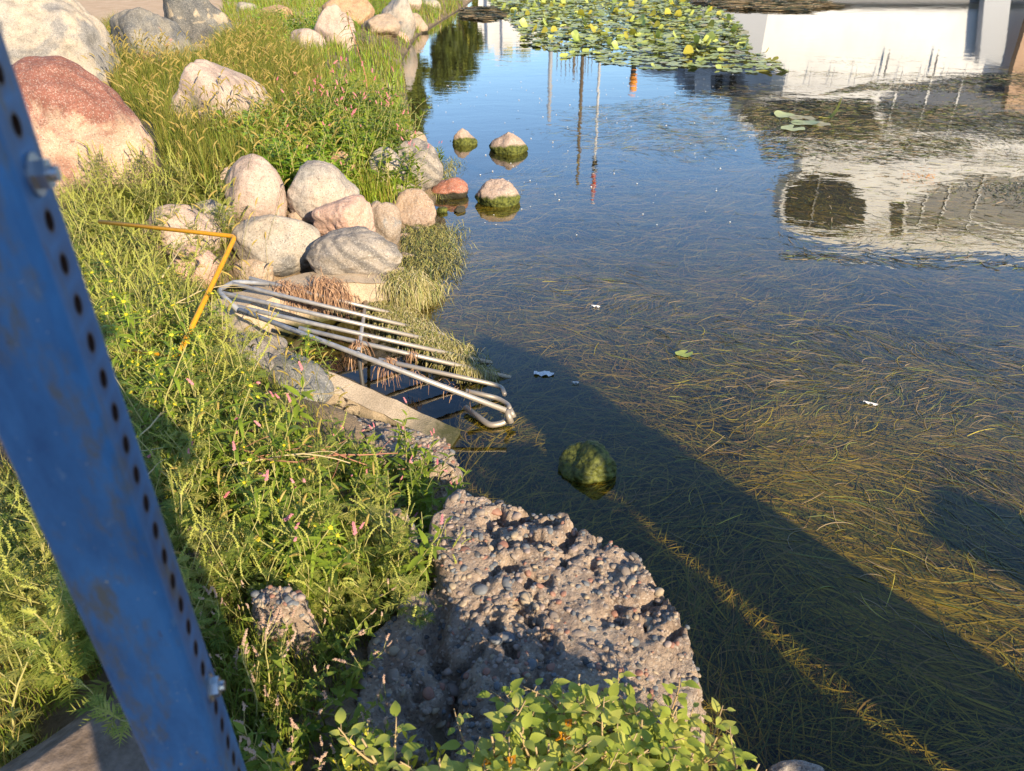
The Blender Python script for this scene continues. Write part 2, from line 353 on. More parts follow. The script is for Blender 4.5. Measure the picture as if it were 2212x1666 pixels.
def boulder(box, m, label, seed, ky=.85, lift=0.0, tilt=0, water=False, name='boulder', cuts=14, sharp=20, rough=.085, level=5, lo=.62, cat='boulder', group=None, squash=None, shape=None, turn=None, base=None):
    x0, y0, x1, y1 = box
    P, F = rock_shape(seed, cuts, sharp, rough, level, lo)
    if shape is not None: P = shape(P)
    r_ = np.random.default_rng(seed + 500); rz = r_.uniform(0, 6.28) if turn is None else turn
    c_, s_ = math.cos(rz), math.sin(rz); P = np.stack([P[:, 0] * c_ - P[:, 1] * s_, P[:, 0] * s_ + P[:, 1] * c_, P[:, 2]], 1)
    a = R(tilt); P = np.stack([P[:, 0] * math.cos(a) + P[:, 2] * math.sin(a), P[:, 1], -P[:, 0] * math.sin(a) + P[:, 2] * math.cos(a)], 1)
    zf = (lambda x, y: np.zeros_like(x)) if water else (lambda x, y: gz(x, y) * 0 + base) if base is not None else (lambda x, y: gz(x, y) + lift)
    q = at((x0 + x1) / 2, y1, 0.0 if water else .4)
    for _ in range(4): q = at((x0 + x1) / 2, y1, float(zf(np.array([q[0]]), np.array([q[1]]))[0]))
    dep = q[1] * cp - (q[2] - H) * sp; sxx = (x1 - x0) / 2 / FPX * dep; syy = sxx * ky; szz = sxx * .7
    cx_, cy_ = q[0], q[1] + syy * .8
    for it in range(9):
        g0 = float(zf(np.array([cx_]), np.array([cy_]))[0]); cz = g0 + szz * .35
        Q = P * [sxx, syy, szz] + [cx_, cy_, cz]
        vis = Q[Q[:, 2] > g0 - .02]
        u, v = proj(vis); d_ = cy_ * cp - (cz - H) * sp
        sxx *= (x1 - x0) / (u.max() - u.min()); cx_ += ((x0 + x1) / 2 - (u.max() + u.min()) / 2) / FPX * d_
        hh = (v.max() - v.min()); ratio = (y1 - y0) / hh
        szz = float(np.clip(szz * ratio ** 1.3, .28 * sxx, 1.7 * sxx)); syy = sxx * ky if squash is None else syy
        if szz <= .29 * sxx and ratio < 1: ky *= max(.7, ratio)
        r3 = ray((x0 + x1) / 2, (y0 + y1) / 2); 
        cy_ += (y1 - v.max()) / FPX * d_ * -1.0 / max(.25, abs(r3[2]))  * .7
    g0 = float(zf(np.array([cx_]), np.array([cy_]))[0]); cz = g0 + szz * .35
    me = npmesh(name, P * [sxx, syy, szz], F, [m]); o = link(name, me); o.location = (cx_, cy_, cz)
    ROCKS.append((cx_, cy_, max(sxx, syy))); tag(o, label, cat, group); return o

beige = (.56, .43, .31); pinkb = (.56, .37, .27); greyg = (.36, .34, .32); tan = (.50, .35, .22); pale = (.62, .50, .39)
M1 = rock_mat('granite_pale', (.52, .42, .31), (.40, .35, .29), patch=(.27, .25, .23), pth=.57)
M2 = rock_mat('granite_red', (.60, .41, .27), (.52, .34, .24), patch=(.42, .22, .15), pscale=1.2, pth=.6, cap=(1.10, 1.3, (.30, .12, .085)))
M3 = rock_mat('gneiss_grey', (.14, .14, .14), (.30, .26, .20), patch=(.50, .20, .13), pscale=2.2, pth=.62)
M4 = rock_mat('gneiss_dark', (.11, .11, .11), (.17, .16, .14), patch=(.40, .32, .22), pscale=4, pth=.58)
M5 = rock_mat('granite_pink', (.60, .44, .34), (.52, .38, .30))
M6 = rock_mat('granite_grey', (.40, .36, .31), (.50, .39, .30), patch=(.20, .205, .21), pscale=2, pth=.62)
M7 = rock_mat('stone_orange', (.55, .33, .17), (.48, .29, .16))
M8 = rock_mat('stone_tan', (.53, .38, .25), (.42, .31, .22))
M9 = rock_mat('granite_pink_light', (.64, .43, .33), (.60, .36, .26))
M10 = rock_mat('gneiss_striped', (.42, .35, .28), (.34, .29, .24), stripe=.55)
M11 = rock_mat('stone_wet_red', (.50, .20, .12), (.42, .16, .10), rough=.4)
M12 = rock_mat('stone_mossy', (.54, .38, .28), (.45, .33, .26), moss=.085)
M13 = rock_mat('stone_full_moss', (.40, .30, .13), (.30, .25, .10), moss=.235, rough=.5)
M14 = rock_mat('conglomerate', (.42, .30, .21), (.34, .27, .21), patch=(.24, .22, .2), pscale=9, pth=.58)
M15 = rock_mat('stone_brown_moss', (.50, .34, .22), (.36, .25, .18), moss=.06)
bd = boulder
def wedge(P):
    Q = P.copy(); t = (P[:, 0] + 1) / 2; Q[:, 2] *= np.where(P[:, 2] > 0, 1.25 - .95 * t, 1); return Q
def cone(k):
    def f(P):
        Q = P.copy(); z = np.clip(P[:, 2], 0, 1); Q[:, 0] *= 1 - k * z; Q[:, 1] *= 1 - k * z; Q[:, 2] *= 1.15; Q[:, 0] += .18 * k * z; return Q
    return f
bd((-120, -60, 262, 215), M1, 'huge pale grey and beige boulder behind the red topped one, upper left', 3, ky=.7, level=6, tilt=22, lo=.8)
bd((-90, 120, 344, 425), M2, 'huge rounded boulder with a rusty red top beside the blue post', 12, ky=.6, level=6, rough=.06, cuts=6, sharp=9, lo=.66, tilt=4, turn=1.1)
bd((236, 15, 430, 165), M3, 'grey boulder streaked with black and salmon pink behind tall grass', 21, level=6, ky=.7)
bd((350, -70, 520, 100), M4, 'dark upright slab of rock leaning at the edge of the sandy path', 33, cuts=7, lo=.55, tilt=12, ky=.6, turn=0, shape=wedge)
bd((352, 128, 596, 300), M5, 'pale pink wedge shaped boulder standing in the grass', 45, cuts=8, lo=.6, ky=.7, level=6, turn=0, shape=wedge)
bd((508, 4, 556, 28), M1, 'small light grey stone in the far grass left of the flat orange rock', 51, name='stone', cat='stone')
bd((560, 10, 636, 45), M7, 'flat orange rock in the far grass', 52)
bd((693, -14, 810, 52), M7, 'broad orange tan boulder behind the round one on the far bank', 53)
bd((676, 9, 768, 104), M5, 'round pinkish boulder on the far bank above the reddish stalk', 54)
bd((618, 60, 706, 110), M5, 'low rounded pale boulder half hidden in weeds', 55)
bd((600, 84, 644, 108), M8, 'little tan stone left of the low pale boulder', 56, name='stone', cat='stone')
bd((552, 94, 616, 122), M5, 'flat pale stone nearly lost in the foxtail grass', 57, name='stone', cat='stone')
bd((700, 70, 750, 106), M8, 'dull brown stone tucked under the round pinkish boulder', 58, name='stone', cat='stone')
bd((824, -16, 898, 74), M6, 'tall grey and pink boulder at the far waterline', 59, cuts=8)
bd((780, 28, 866, 78), M8, 'tan boulder wedged left of the tall grey and pink one', 60)
bd((868, 28, 925, 74), M8, 'tan block at the waterline right of the tall grey and pink boulder', 61, water=True, cuts=8)
bd((808, 64, 886, 102), M9, 'flat pink boulder with a green waterline, mirrored in the pond', 62, water=True, ky=.7, cuts=8)
bd((894, -2, 956, 38), M6, 'grey boulder at the pond edge, second from the end of the far row', 63, water=True, cuts=8)
bd((930, -4, 982, 20), M8, 'farthest visible tan boulder at the pond edge', 64, water=True)
bd((956, -14, 1010, 8), M8, 'last boulder of the far row, cut by the top of the picture', 65, water=True)
bd((850, -20, 912, 20), M5, 'pinkish boulder behind the far waterline row', 66)
# the near heap
bd((470, 352, 530, 432), M5, 'dusky pink boulder mostly hidden behind the egg shaped one', 70, lift=.02)
bd((485, 332, 621, 476), M5, 'egg shaped pinkish beige boulder with two rust spots', 71, ky=.8, lift=.05, rough=.045, lo=.76, cuts=9, sharp=10, level=6)
bd((704, 326, 772, 396), M7, 'orange layered rock under the leafy bank', 72, cuts=9)
bd((617, 346, 777, 478), M6, 'large speckled grey boulder right of the egg shaped one', 73, ky=.8, lift=.03, cuts=10, level=6)
bd((794, 316, 878, 402), M6, 'pale grey boulder behind the pink flowering plant', 74, ky=.8, lift=.03)
bd((862, 280, 925, 338), M8, 'weathered grey brown rock below the pink flowers at the water', 75, lift=.05)
bd((838, 298, 958, 402), M10, 'angular grey and tan block pointing into the pond', 76, cuts=7, lo=.6, tilt=18, ky=.7, lift=.06, level=6)
bd((806, 384, 902, 424), M6, 'low grey stone between the angular block and the conglomerate rock', 77)
bd((932, 383, 1012, 434), M11, 'wet salmon red stone at the waterline', 78, water=True, cuts=8)
bd((842, 408, 943, 500), M15, 'tan brown boulder with a mossy foot at the waterline', 79, cuts=9, ky=.8, lift=.0, level=6)
bd((794, 420, 868, 526), M14, 'brown conglomerate rock between the pink and the tan boulders', 80, cuts=8, ky=.9)
bd((672, 420, 812, 516), M9, 'rose pink boulder above the striped grey one', 81, ky=.85, lift=.08, cuts=9, level=6)
bd((386, 430, 511, 510), M6, 'grey speckled boulder left of the egg shaped one', 82, ky=.8)
bd((304, 440, 480, 560), M5, 'pale pink boulder under the yellow rail', 83, ky=.8, cuts=8)
bd((366, 530, 480, 625), M9, 'pink boulder in the shade of the leaning yellow leg', 84, cuts=8)
bd((493, 468, 696, 584), M1, 'long smooth whitish boulder touching the bend of the yellow rail', 85, ky=.75, lift=.10, rough=.05, cuts=9, sharp=12, level=6)
bd((660, 488, 870, 598), M10, 'grey striped boulder resting on the concrete wing wall', 86, ky=.8, base=.27, cuts=8, sharp=9, level=6)
bd((500, 555, 600, 620), M8, 'brown stone in the gap above the concrete wing wall', 87)
# in the water
bd((977, 277, 1032, 318), M12, 'small pointed stone standing in the pond', 90, water=True, cuts=5, lo=.5, shape=cone(.5))
bd((1056, 285, 1141, 338), M12, 'pinkish domed stone in the pond right of the pointed one', 91, water=True, cuts=8, shape=cone(.55))
bd((1025, 385, 1125, 452), M12, 'tan stone in the pond with one side furred in green', 92, water=True, cuts=7, level=6, shape=cone(.35))
bd((1205, 950, 1333, 1050), M13, 'moss covered stone in the shaded water beside the broken slab', 93, water=True, cuts=6, lo=.5, level=6, ky=.9, rough=.1)
bd((980, 444, 1006, 462), M8, 'pebble sized brown stone at the waterline', 94, water=True, name='stone', cat='stone')
for k_, (x, y, w_, m_) in enumerate([(872, 520, 44, M15), (905, 500, 34, M14), (930, 480, 26, M8), (880, 560, 40, M14), (912, 545, 30, M15), (938, 520, 22, M12), (900, 590, 34, M15), (835, 405, 30, M8), (640, 470, 36, M8), (605, 480, 26, M14), (955, 455, 24, M15), (788, 410, 24, M14), (480, 520, 30, M8), (925, 600, 20, M12)]):
    o = bd((x - w_ / 2, y - w_ * .38, x + w_ / 2, y + w_ * .38), m_, 'small brown stone wedged between the larger boulders or lying in weed at the shore', 140 + k_, name='stone', cat='stone', group='small stones along the shore', water=x > 868 and y > 440)
# left of the culvert
M16 = rock_mat('slate_grey', (.24, .235, .22), (.34, .31, .27), patch=(.15, .155, .16), pth=.6)
def flat_rock(p0, p1, wd_, th, seed, m, label):
    P, F = rock_shape(seed, 9, 26, .05, 6, .55); p0, p1 = np.array(p0), np.array(p1); L = np.linalg.norm(p1 - p0) / 2
    o = link('flat_rock', npmesh('flat_rock', P * [L * 1.15, wd_, th], F, [m])); c = (p0 + p1) / 2; o.location = c
    d = Vector(p1 - p0); o.rotation_euler = d.to_track_quat('X', 'Z').to_euler(); tag(o, label, 'rock'); ROCKS.append((c[0], c[1], wd_ * 1.2))
flat_rock(at(500, 722, .40), at(610, 790, .36), .15, .09, 96, M10, 'grey streaked flat rock beside the grate among yellow foxtails')
flat_rock(at(585, 780, .36), at(690, 885, .24), .17, .09, 97, M16, 'long blue grey slab of stone in the shade below the grate')
bd((395, 1130, 500, 1250), M14, 'dark brown rock under the ragweed beside the blue post', 98, cuts=8)
bd((1650, 1640, 1800, 1720), M6, 'pale stone in the shaded water at the bottom edge', 99, water=True)

# ------------------------------------------------------------ broken concrete with exposed pebbles
def concrete_mat(name, dark=1.0):
    m, t, n, l, b = mat(name); g = n.new('ShaderNodeNewGeometry'); ps = g.outputs['Position']
    a = nd(n, 'ShaderNodeTexNoise', Scale=7, Detail=8, Roughness=.7); l.new(ps, a.inputs[0])
    c = ramp(n, l, a.outputs[0], [(.32, tuple(dark * q for q in (.22, .155, .115))), (.5, tuple(dark * q for q in (.36, .265, .195))), (.68, tuple(dark * q for q in (.49, .38, .28)))]).outputs[0]
    v = nd(n, 'ShaderNodeTexVoronoi', Scale=140); l.new(ps, v.inputs[0]); s_ = n.new('ShaderNodeSeparateColor'); l.new(v.outputs['Color'], s_.inputs[0])
    c = mixc(n, l, ramp(n, l, s_.outputs[0], [(.12, W(.5)), (.2, W(0))]).outputs[0], c, (.14, .12, .10))
    c = mixc(n, l, ramp(n, l, s_.outputs[1], [(.8, W(0)), (.95, W(.7))]).outputs[0], c, (.6, .5, .4))
    l.new(c, b.inputs['Base Color']); b.inputs['Roughness'].default_value = .95; b.inputs['Specular IOR Level'].default_value = .2
    bn = nd(n, 'ShaderNodeTexNoise', Scale=120, Detail=6, Roughness=.7); l.new(ps, bn.inputs[0])
    bp = nd(n, 'ShaderNodeBump', Strength=1, Distance=.012); l.new(bn.outputs[0], bp.inputs['Height']); l.new(bp.outputs[0], b.inputs['Normal'])
    return m
m_conc = concrete_mat('exposed_concrete', 1.12)
m_peb = []
for i, (c1, c2) in enumerate([((.24, .19, .15), (.33, .26, .20)), ((.13, .135, .14), (.20, .205, .21)), ((.28, .13, .09), (.34, .19, .13)), ((.34, .26, .17), (.42, .33, .23)), ((.07, .07, .07), (.13, .12, .11)), ((.32, .24, .19), (.39, .30, .25))]):
    m_peb.append(plain('pebble_stone', c1, .6, c2=c2, scale=30, bump=.3))
def slab(name, poly_px, ztop, label, npeb, step=.007, tilt=(0, 0), drop=.10, amp=.03, pr=(.004, .011)):
    c0 = at(np.mean([q[0] for q in poly_px]), np.mean([q[1] for q in poly_px]), ztop)
    zpl = lambda x, y: ztop + tilt[0] * (x - c0[0]) + tilt[1] * (y - c0[1])
    poly = []
    for q in poly_px:
        p = at(*q, ztop)
        for _ in range(4): p = at(*q, float(zpl(p[0], p[1])))
        poly.append((p[0], p[1]))
    A = np.array(poly); lo = A.min(0) - .14; hi = A.max(0) + .14
    xs = np.arange(lo[0], hi[0], step); ys = np.arange(lo[1], hi[1], step); X, Y = np.meshgrid(xs, ys)
    def hz(x, y):
        mk = np.clip(.5 + 1.7 * fbm(x * 4.5, y * 4.5, 11, 2), .15, 1.15)
        e = .035 * fbm(x * 6, y * 6, 5, 3)
        d = sdist(x, y, poly) + e
        n_ = fbm(x * 4, y * 4, 1, 3) * amp * .8 + mk * ((1 - np.abs(fbm(x * 13, y * 13, 2, 3)) * 3) * amp * .22 - .05 * np.clip(fbm(x * 19, y * 19, 7, 4) * 3.4 - .2, 0, 1) + fbm(x * 42, y * 42, 4, 3) * .013)
        if name == 'broken_slab':
            cd = np.full(np.shape(x), 9.); cr = CRACK
            for (ax, ay), (bx, by) in zip(cr[:-1], cr[1:]):
                ex, ey = bx - ax, by - ay; t_ = np.clip(((x - ax) * ex + (y - ay) * ey) / (ex * ex + ey * ey), 0, 1); cd = np.minimum(cd, np.hypot(x - ax - t_ * ex, y - ay - t_ * ey))
            left = inpoly(x, y, cr + [(cr[-1][0] - 3, cr[-1][1]), (cr[0][0] - 3, cr[0][1])])
            n_ = n_ - .08 * np.exp(-((cd + .02 * fbm(x * 14, y * 14, 21, 2)) / .03) ** 2) - np.where(left, .015 * np.clip(cd / .06, 0, 1), 0)
        k = np.clip((d + .05) / drop, 0, 1) ** .6
        return np.where(d > -.1, (zpl(x, y) + n_) * k + (1 - k) * -.35, -.4), d
    Z, D = hz(X.ravel(), Y.ravel())
    V = np.stack([X.ravel(), Y.ravel(), Z], 1)
    k = np.clip(.12 - np.abs(D), 0, .12)[:, None] / .12 * .02
    V[:, :2] += k * np.stack([vn(V[:, 0] * 30, V[:, 1] * 30, V[:, 2] * 30), vn(V[:, 0] * 30 + 9, V[:, 1] * 30, V[:, 2] * 30)], 1)
    nx = len(xs); I = (np.arange(len(ys) - 1)[:, None] * nx + np.arange(nx - 1)[None]).ravel(); F = np.stack([I, I + 1, I + nx + 1, I + nx], 1)
    F = F[(D[F] > -.1).any(1)]
    root = empty(name, (0, 0, 0), label=label, cat='concrete slab' if name == 'broken_slab' else 'concrete chunk')
    link('concrete', npmesh('concrete', V, F, [m_conc]), root)
    P, IF = ico(2); VV = []; FF = []; MM = []
    cnt = 0; r_ = np.random.default_rng(len(label)); npeb = int(npeb)
    while cnt < npeb:
        x, y = r_.uniform(lo, hi); z, d = hz(np.array([x]), np.array([y]))
        if d[0] < .0: continue
        r = r_.uniform(*pr) * (1 + (r_.random() > .93) * .9)
        Q = P * [r * r_.uniform(.9, 1.5), r * r_.uniform(.8, 1.2), r * r_.uniform(.5, .9)]
        Q = Q * (1 + .14 * vn(P[:, 0] * 1.7 + cnt, P[:, 1] * 1.7, P[:, 2] * 1.7))[:, None]
        a = r_.uniform(0, 6.28); ca, sa = math.cos(a), math.sin(a); Q = np.stack([Q[:, 0] * ca - Q[:, 1] * sa, Q[:, 0] * sa + Q[:, 1] * ca, Q[:, 2] + Q[:, 0] * r_.uniform(-.5, .5)], 1)
        VV.append(Q + [x, y, z[0] + r * r_.uniform(-.45, .12)]); FF.append(IF + 42 * cnt); MM += [r_.choice(6, p=[.36, .16, .09, .13, .10, .16])] * len(IF); cnt += 1
    tag(link('pebble', npmesh('pebble', np.concatenate(VV), np.concatenate(FF), m_peb, MM), root), kind='stuff')
    return root, hz
slab_poly = [(975, 1036), (1100, 1078), (1210, 1112), (1330, 1158), (1400, 1210), (1440, 1290), (1490, 1350), (1530, 1440), (1525, 1510), (1450, 1590), (1100, 1660), (800, 1660), (745, 1520), (775, 1370), (850, 1280), (915, 1230), (915, 1110)]
CRACK = [tuple(at(x, y, .40)[:2]) for x, y in ((915, 1225), (955, 1300), (930, 1390), (985, 1480), (960, 1620))]
_, slab_h = slab('broken_slab', slab_poly, .42, 'large cracked slab of broken concrete full of pebbles, overhanging the shaded water', 1500, tilt=(-.02, .02), amp=.06, drop=.08)
slab('concrete_chunk', [(700, 900), (760, 885), (870, 905), (980, 940), (1004, 975), (995, 1010), (900, 1020), (800, 1000), (690, 990), (650, 930)], .26, 'pinkish crumbling concrete chunk between the culvert wall and the weeds', 700, tilt=(-.03, 0), amp=.045)
slab('concrete_chunk', [(500, 1250), (600, 1238), (690, 1250), (697, 1300), (640, 1335), (520, 1330)], .62, 'small grey pebbly concrete chunk poking out of the weeds', 250, amp=.02)
slab('concrete_chunk', [(720, 1090), (880, 1075), (930, 1120), (920, 1200), (800, 1190)], .40, 'rough concrete chunk hidden behind the ragweed spikes', 260, amp=.03)
m_asph = plain('old_asphalt', (.14, .10, .07), .95, c2=(.27, .20, .15), scale=22, bump=.8)
ASPH = True

P_, F_ = rock_shape(121, 9, 26, .03, 6, .55); pa = at(215, 1640, .60)
o = link('asphalt_slab', npmesh('asphalt_slab', P_ * [.27, .20, .05], F_, [m_asph])); o.location = pa; o.rotation_euler = (0, .05, .4)
tag(o, 'flat cracked slab of dark old asphalt at the foot of the post', 'asphalt slab'); ROCKS.append((pa[0], pa[1], .27))
# ------------------------------------------------------------ culvert walls
def wall_mat(name, c1, c2):
    m, t, n, l, b = mat(name); g = n.new('ShaderNodeNewGeometry'); a = nd(n, 'ShaderNodeTexNoise', Scale=5, Detail=9, Roughness=.72); l.new(g.outputs['Position'], a.inputs[0])
    c = ramp(n, l, a.outputs[0], [(.3, c1), (.6, c2)]).outputs[0]
    f = nd(n, 'ShaderNodeTexNoise', Scale=150, Detail=3); l.new(g.outputs['Position'], f.inputs[0])
    c = mixc(n, l, .6, c, ramp(n, l, f.outputs[0], [(.35, W(.55)), (.65, W(1.2))]).outputs[0], 'MULTIPLY')
    sx = n.new('ShaderNodeSeparateXYZ'); l.new(g.outputs['Position'], sx.inputs[0]); ad = nd(n, 'ShaderNodeMath', operation='MULTIPLY_ADD'); l.new(a.outputs[0], ad.inputs[0]); ad.inputs[1].default_value = -.16; l.new(sx.outputs[2], ad.inputs[2])
    mr = nd(n, 'ShaderNodeMapRange'); l.new(ad.outputs[0], mr.inputs[0]); mr.inputs[1].default_value = .03; mr.inputs[2].default_value = -.05
    c = mixc(n, l, mr.outputs[0], c, (.06, .06, .02))
    l.new(c, b.inputs['Base Color']); b.inputs['Roughness'].default_value = .9
    bp = nd(n, 'ShaderNodeBump', Strength=.5, Distance=.01); l.new(f.outputs[0], bp.inputs['Height']); l.new(bp.outputs[0], b.inputs['Normal'])
    return m
m_wall = wall_mat('cast_concrete', (.42, .32, .21), (.60, .47, .33))
def wall_strip(mb, pts, th, down=.8):
    """pts: list of (x, y, ztop) along the front top edge; thickness to the left of travel"""
    n_ = len(pts); off = []
    for i in range(n_):
        a = np.array(pts[max(0, i - 1)][:2]); c = np.array(pts[min(n_ - 1, i + 1)][:2]); d = (c - a) / np.linalg.norm(c - a); off.append(np.array([-d[1], d[0]]) * th)
    b0 = len(mb.v); ch = .012
    for (x, y, z), o in zip(pts, off):
        o_ = o / th
        mb.v += [Vector((x, y, z - down)), Vector((x, y, z - ch)), Vector((x + o_[0] * ch, y + o_[1] * ch, z)), Vector((x + o[0] - o_[0] * ch, y + o[1] - o_[1] * ch, z)), Vector((x + o[0], y + o[1], z - ch)), Vector((x + o[0], y + o[1], z - down))]
    for i in range(n_ - 1):
        for k in range(5):
            a = b0 + 6 * i + k; mb.f.append((a, a + 6, a + 7, a + 1)); mb.m.append(0)
    mb.f.append(tuple(b0 + k for k in range(6))); mb.f.append(tuple(b0 + 6 * (n_ - 1) + k for k in range(6))[::-1]); mb.m += [0, 0]
def seg_pts(a, b, n_, jit=.006):
    return [tuple(np.array(a) * (1 - t) + np.array(b) * t + np.array([random.uniform(-jit, jit), random.uniform(-jit, jit), random.uniform(-jit, jit)])) for t in np.linspace(0, 1, n_)]
culv = empty('culvert', (0, 0, 0), label='concrete culvert mouth with two wing walls around the pipe grate', cat='culvert')
mb = MB()   # far wing wall (boulder rests on it)
wall_strip(mb, seg_pts(at(872, 606, .25), at(700, 612, .27), 9)[::1] + seg_pts(at(690, 613, .27), at(585, 640, .30), 7), -.22)
mb.build('wing_wall', m_wall, culv)
mb = MB()
wall_strip(mb, seg_pts(at(640, 775, .28), at(992, 930, .02), 14), -.12)
mb.build('wing_wall', m_wall, culv)
mb = MB()
wall_strip(mb, seg_pts(at(590, 640, .30), at(500, 668, .33), 5) + seg_pts(at(510, 690, .33), at(660, 782, .28), 8), -.2)
mb.build('headwall', m_wall, culv)
mb = MB(); q0 = at(560, 700, .02); 
mb.build('apron', m_wall, culv) if False else None

# ------------------------------------------------------------ pipe grate
m_galv, t, n, l, b = mat('galvanised_steel')
tc = n.new('ShaderNodeTexCoord'); a = nd(n, 'ShaderNodeTexNoise', Scale=30, Detail=5); l.new(tc.outputs['Object'], a.inputs[0])
g = n.new('ShaderNodeNewGeometry'); sx = n.new('ShaderNodeSeparateXYZ'); l.new(g.outputs['Position'], sx.inputs[0])
c = ramp(n, l, a.outputs[0], [(.3, (.36, .36, .37)), (.7, (.58, .57, .56))]).outputs[0]
mr = nd(n, 'ShaderNodeMapRange'); l.new(sx.outputs[2], mr.inputs[0]); mr.inputs[1].default_value = .38; mr.inputs[2].default_value = .12
c = mixc(n, l, mr.outputs[0], c, (.40, .34, .27))
l.new(c, b.inputs['Base Color']); b.inputs['Metallic'].default_value = .45; b.inputs['Roughness'].default_value = .45
G0 = np.array(at(480, 640, .46)); G1 = np.array(at(1095, 886, .10)); G2 = np.array(at(800, 652, .12))
GN = np.cross(G1 - G0, G2 - G0)
def on_grate(px, py, dz=0):
    r = ray(px, py); o = np.array([0, 0, H]); t = GN.dot(G0 - o) / GN.dot(r); q = o + r * t; q[2] += dz; return q
def smooth_path(P, r=.06, n_=5):
    out = [P[0]]
    for i in range(1, len(P) - 1):
        a, b_, c = map(np.array, P[i - 1:i + 2]); u = (a - b_); v = (c - b_); k = min(r, np.linalg.norm(u) * .45, np.linalg.norm(v) * .45)
        s_, e = b_ + u / np.linalg.norm(u) * k, b_ + v / np.linalg.norm(v) * k
        out += [tuple((1 - t) ** 2 * s_ + 2 * t * (1 - t) * b_ + t * t * e) for t in np.linspace(0, 1, n_)]
    return out + [P[-1]]
m_blk0 = plain('reflection_dark', (.06, .055, .05), .5)
gr = empty('pipe_grate', (0, 0, 0), label='sloping grate of galvanised pipes over the culvert mouth, its low end in the pond', cat='grate')
def pipe(pts, name='bar', r=.0130, ext=0.0, dz=0, bendr=.05, parent=gr, m=None, zs=None):
    P = [on_grate(x, y, dz) for x, y in pts] if zs is None else [at(x, y, z) for (x, y), z in zip(pts, zs)]
    if ext:
        d = P[-1] - P[-2]; d /= np.linalg.norm(d); P[-1] = P[-1] + d * ext
    P = smooth_path(P, bendr) if len(P) > 2 else P
    mb = MB(); mb.tube(P, r, r, n=12); return mb.build(name, m or m_galv, parent, smooth=True)
pipe([(538, 601), (822, 671)], ext=.25)
pipe([(700, 620), (815, 651)], ext=.2)
pipe([(501, 612.5), (861, 700)], ext=.3)
pipe([(480.6, 633), (779, 701.5), (895, 727)][::2], ext=.3)
pipe([(512, 662.5), (1028, 777)], ext=.1)
pipe([(645, 709), (1068, 808)], ext=.1)
pipe([(817.5, 777), (1051, 827), (1084, 836), (1090, 852)], bendr=.04)
pipe([(1006, 844.6), (1075, 860), (1098, 874), (1101, 884)], bendr=.05)
pipe([(519, 676), (1093, 893)], dz=.018, r=.0140)
pipe([(579, 613), (507, 608), (470, 628), (515, 671)], name='end_frame', r=.0135, bendr=.06)
pipe([(791, 642), (783, 688), (773, 760)][::2], name='cross_bar', dz=-.012, r=.0115)
pipe([(1094, 886), (1104, 914)], name='end_collar', zs=[.10, .035], r=.017)
pipe([(1101, 884), (1110, 902)], name='end_collar', zs=[.09, .05], r=.015)
pipe([(1006, 880), (1058, 920), (1088, 914), (1102, 900)], name='lower_loop', zs=[.03, .015, .02, .04], r=.016, bendr=.09)
for q in ((774, 758),):     # dark stub under the grate standing in for the cross bar's reflection
    p = on_grate(*q); mb = MB(); mb.tube([p, (p[0], p[1], -.4)], .012, n=8); mb.build('reflection_stub', m_blk0, gr, smooth=True)

# yellow rail
m_yel = plain('yellow_paint', (.62, .27, .01), .45, c2=(.70, .33, .015), scale=20)
n = m_yel.node_tree.nodes
mb = MB(); RP = [at(215, 479, .90), at(508, 511, .92), at(385, 768, .74), at(290, 760, .72)]
mb.tube(smooth_path(RP, .03, 4), .0115, n=12)
tag(mb.build('yellow_rail', m_yel, smooth=True), 'bent yellow painted pipe rail rising out of the weeds left of the grate', 'rail')

# ------------------------------------------------------------ blue perforated post
m_post, t, n, l, b = mat('blue_post_paint')
g = n.new('ShaderNodeNewGeometry'); ps = g.outputs['Position']
mp = nd(n, 'ShaderNodeMapping', Scale=(1, 1, .35)); l.new(ps, mp.inputs[0])
a = nd(n, 'ShaderNodeTexNoise', Scale=22, Detail=8, Roughness=.7); l.new(mp.outputs[0], a.inputs[0])
c = ramp(n, l, a.outputs[0], [(.3, (.016, .085, .22)), (.6, (.045, .19, .42))]).outputs[0]
a2 = nd(n, 'ShaderNodeTexNoise', Scale=14, Detail=7, Roughness=.75); l.new(mp.outputs[0], a2.inputs[0])
c = mixc(n, l, ramp(n, l, a2.outputs[0], [(.50, W(0)), (.60, W(.8))]).outputs[0], c, (.15, .12, .06))
a3 = nd(n, 'ShaderNodeTexNoise', Scale=260, Detail=2); l.new(ps, a3.inputs[0])
c = mixc(n, l, ramp(n, l, a3.outputs[0], [(.72, W(0)), (.76, W(.8))]).outputs[0], c, (.5, .45, .35))
a4 = nd(n, 'ShaderNodeTexNoise', Scale=55, Detail=8, Roughness=.8); l.new(mp.outputs[0], a4.inputs[0])
c = mixc(n, l, ramp(n, l, a4.outputs[0], [(.60, W(0)), (.64, W(.6))]).outputs[0], c, (.16, .26, .38))
c = mixc(n, l, ramp(n, l, a4.outputs[0], [(.32, W(.8)), (.36, W(0))]).outputs[0], c, (.08, .045, .025))
at_ = n.new('ShaderNodeAttribute'); at_.attribute_name = 'rust'
c = mixc(n, l, at_.outputs['Fac'], c, (.045, .02, .012))
l.new(c, b.inputs['Base Color']); b.inputs['Roughness'].default_value = .5
m_dark = plain('hole_shade', (.02, .012, .01), .9)
m_steel = plain('bolt_steel', (.5, .5, .5), .3, metal=.9)
post = empty('sign_post', (-.2486, .363, .4), label='blue painted square steel post with a row of punched holes, rusting, close at left', cat='post')
A_ = np.array([-.3044, .3489]); B_ = np.array([-.2486, .363]); C_ = np.array([-.2582, .4164])
ul = (A_ - B_); wl = np.linalg.norm(ul); ul /= wl; ur = np.array([-ul[1], ul[0]]); ur = ur if ur.dot(C_ - B_) > 0 else -ur; wr = .055
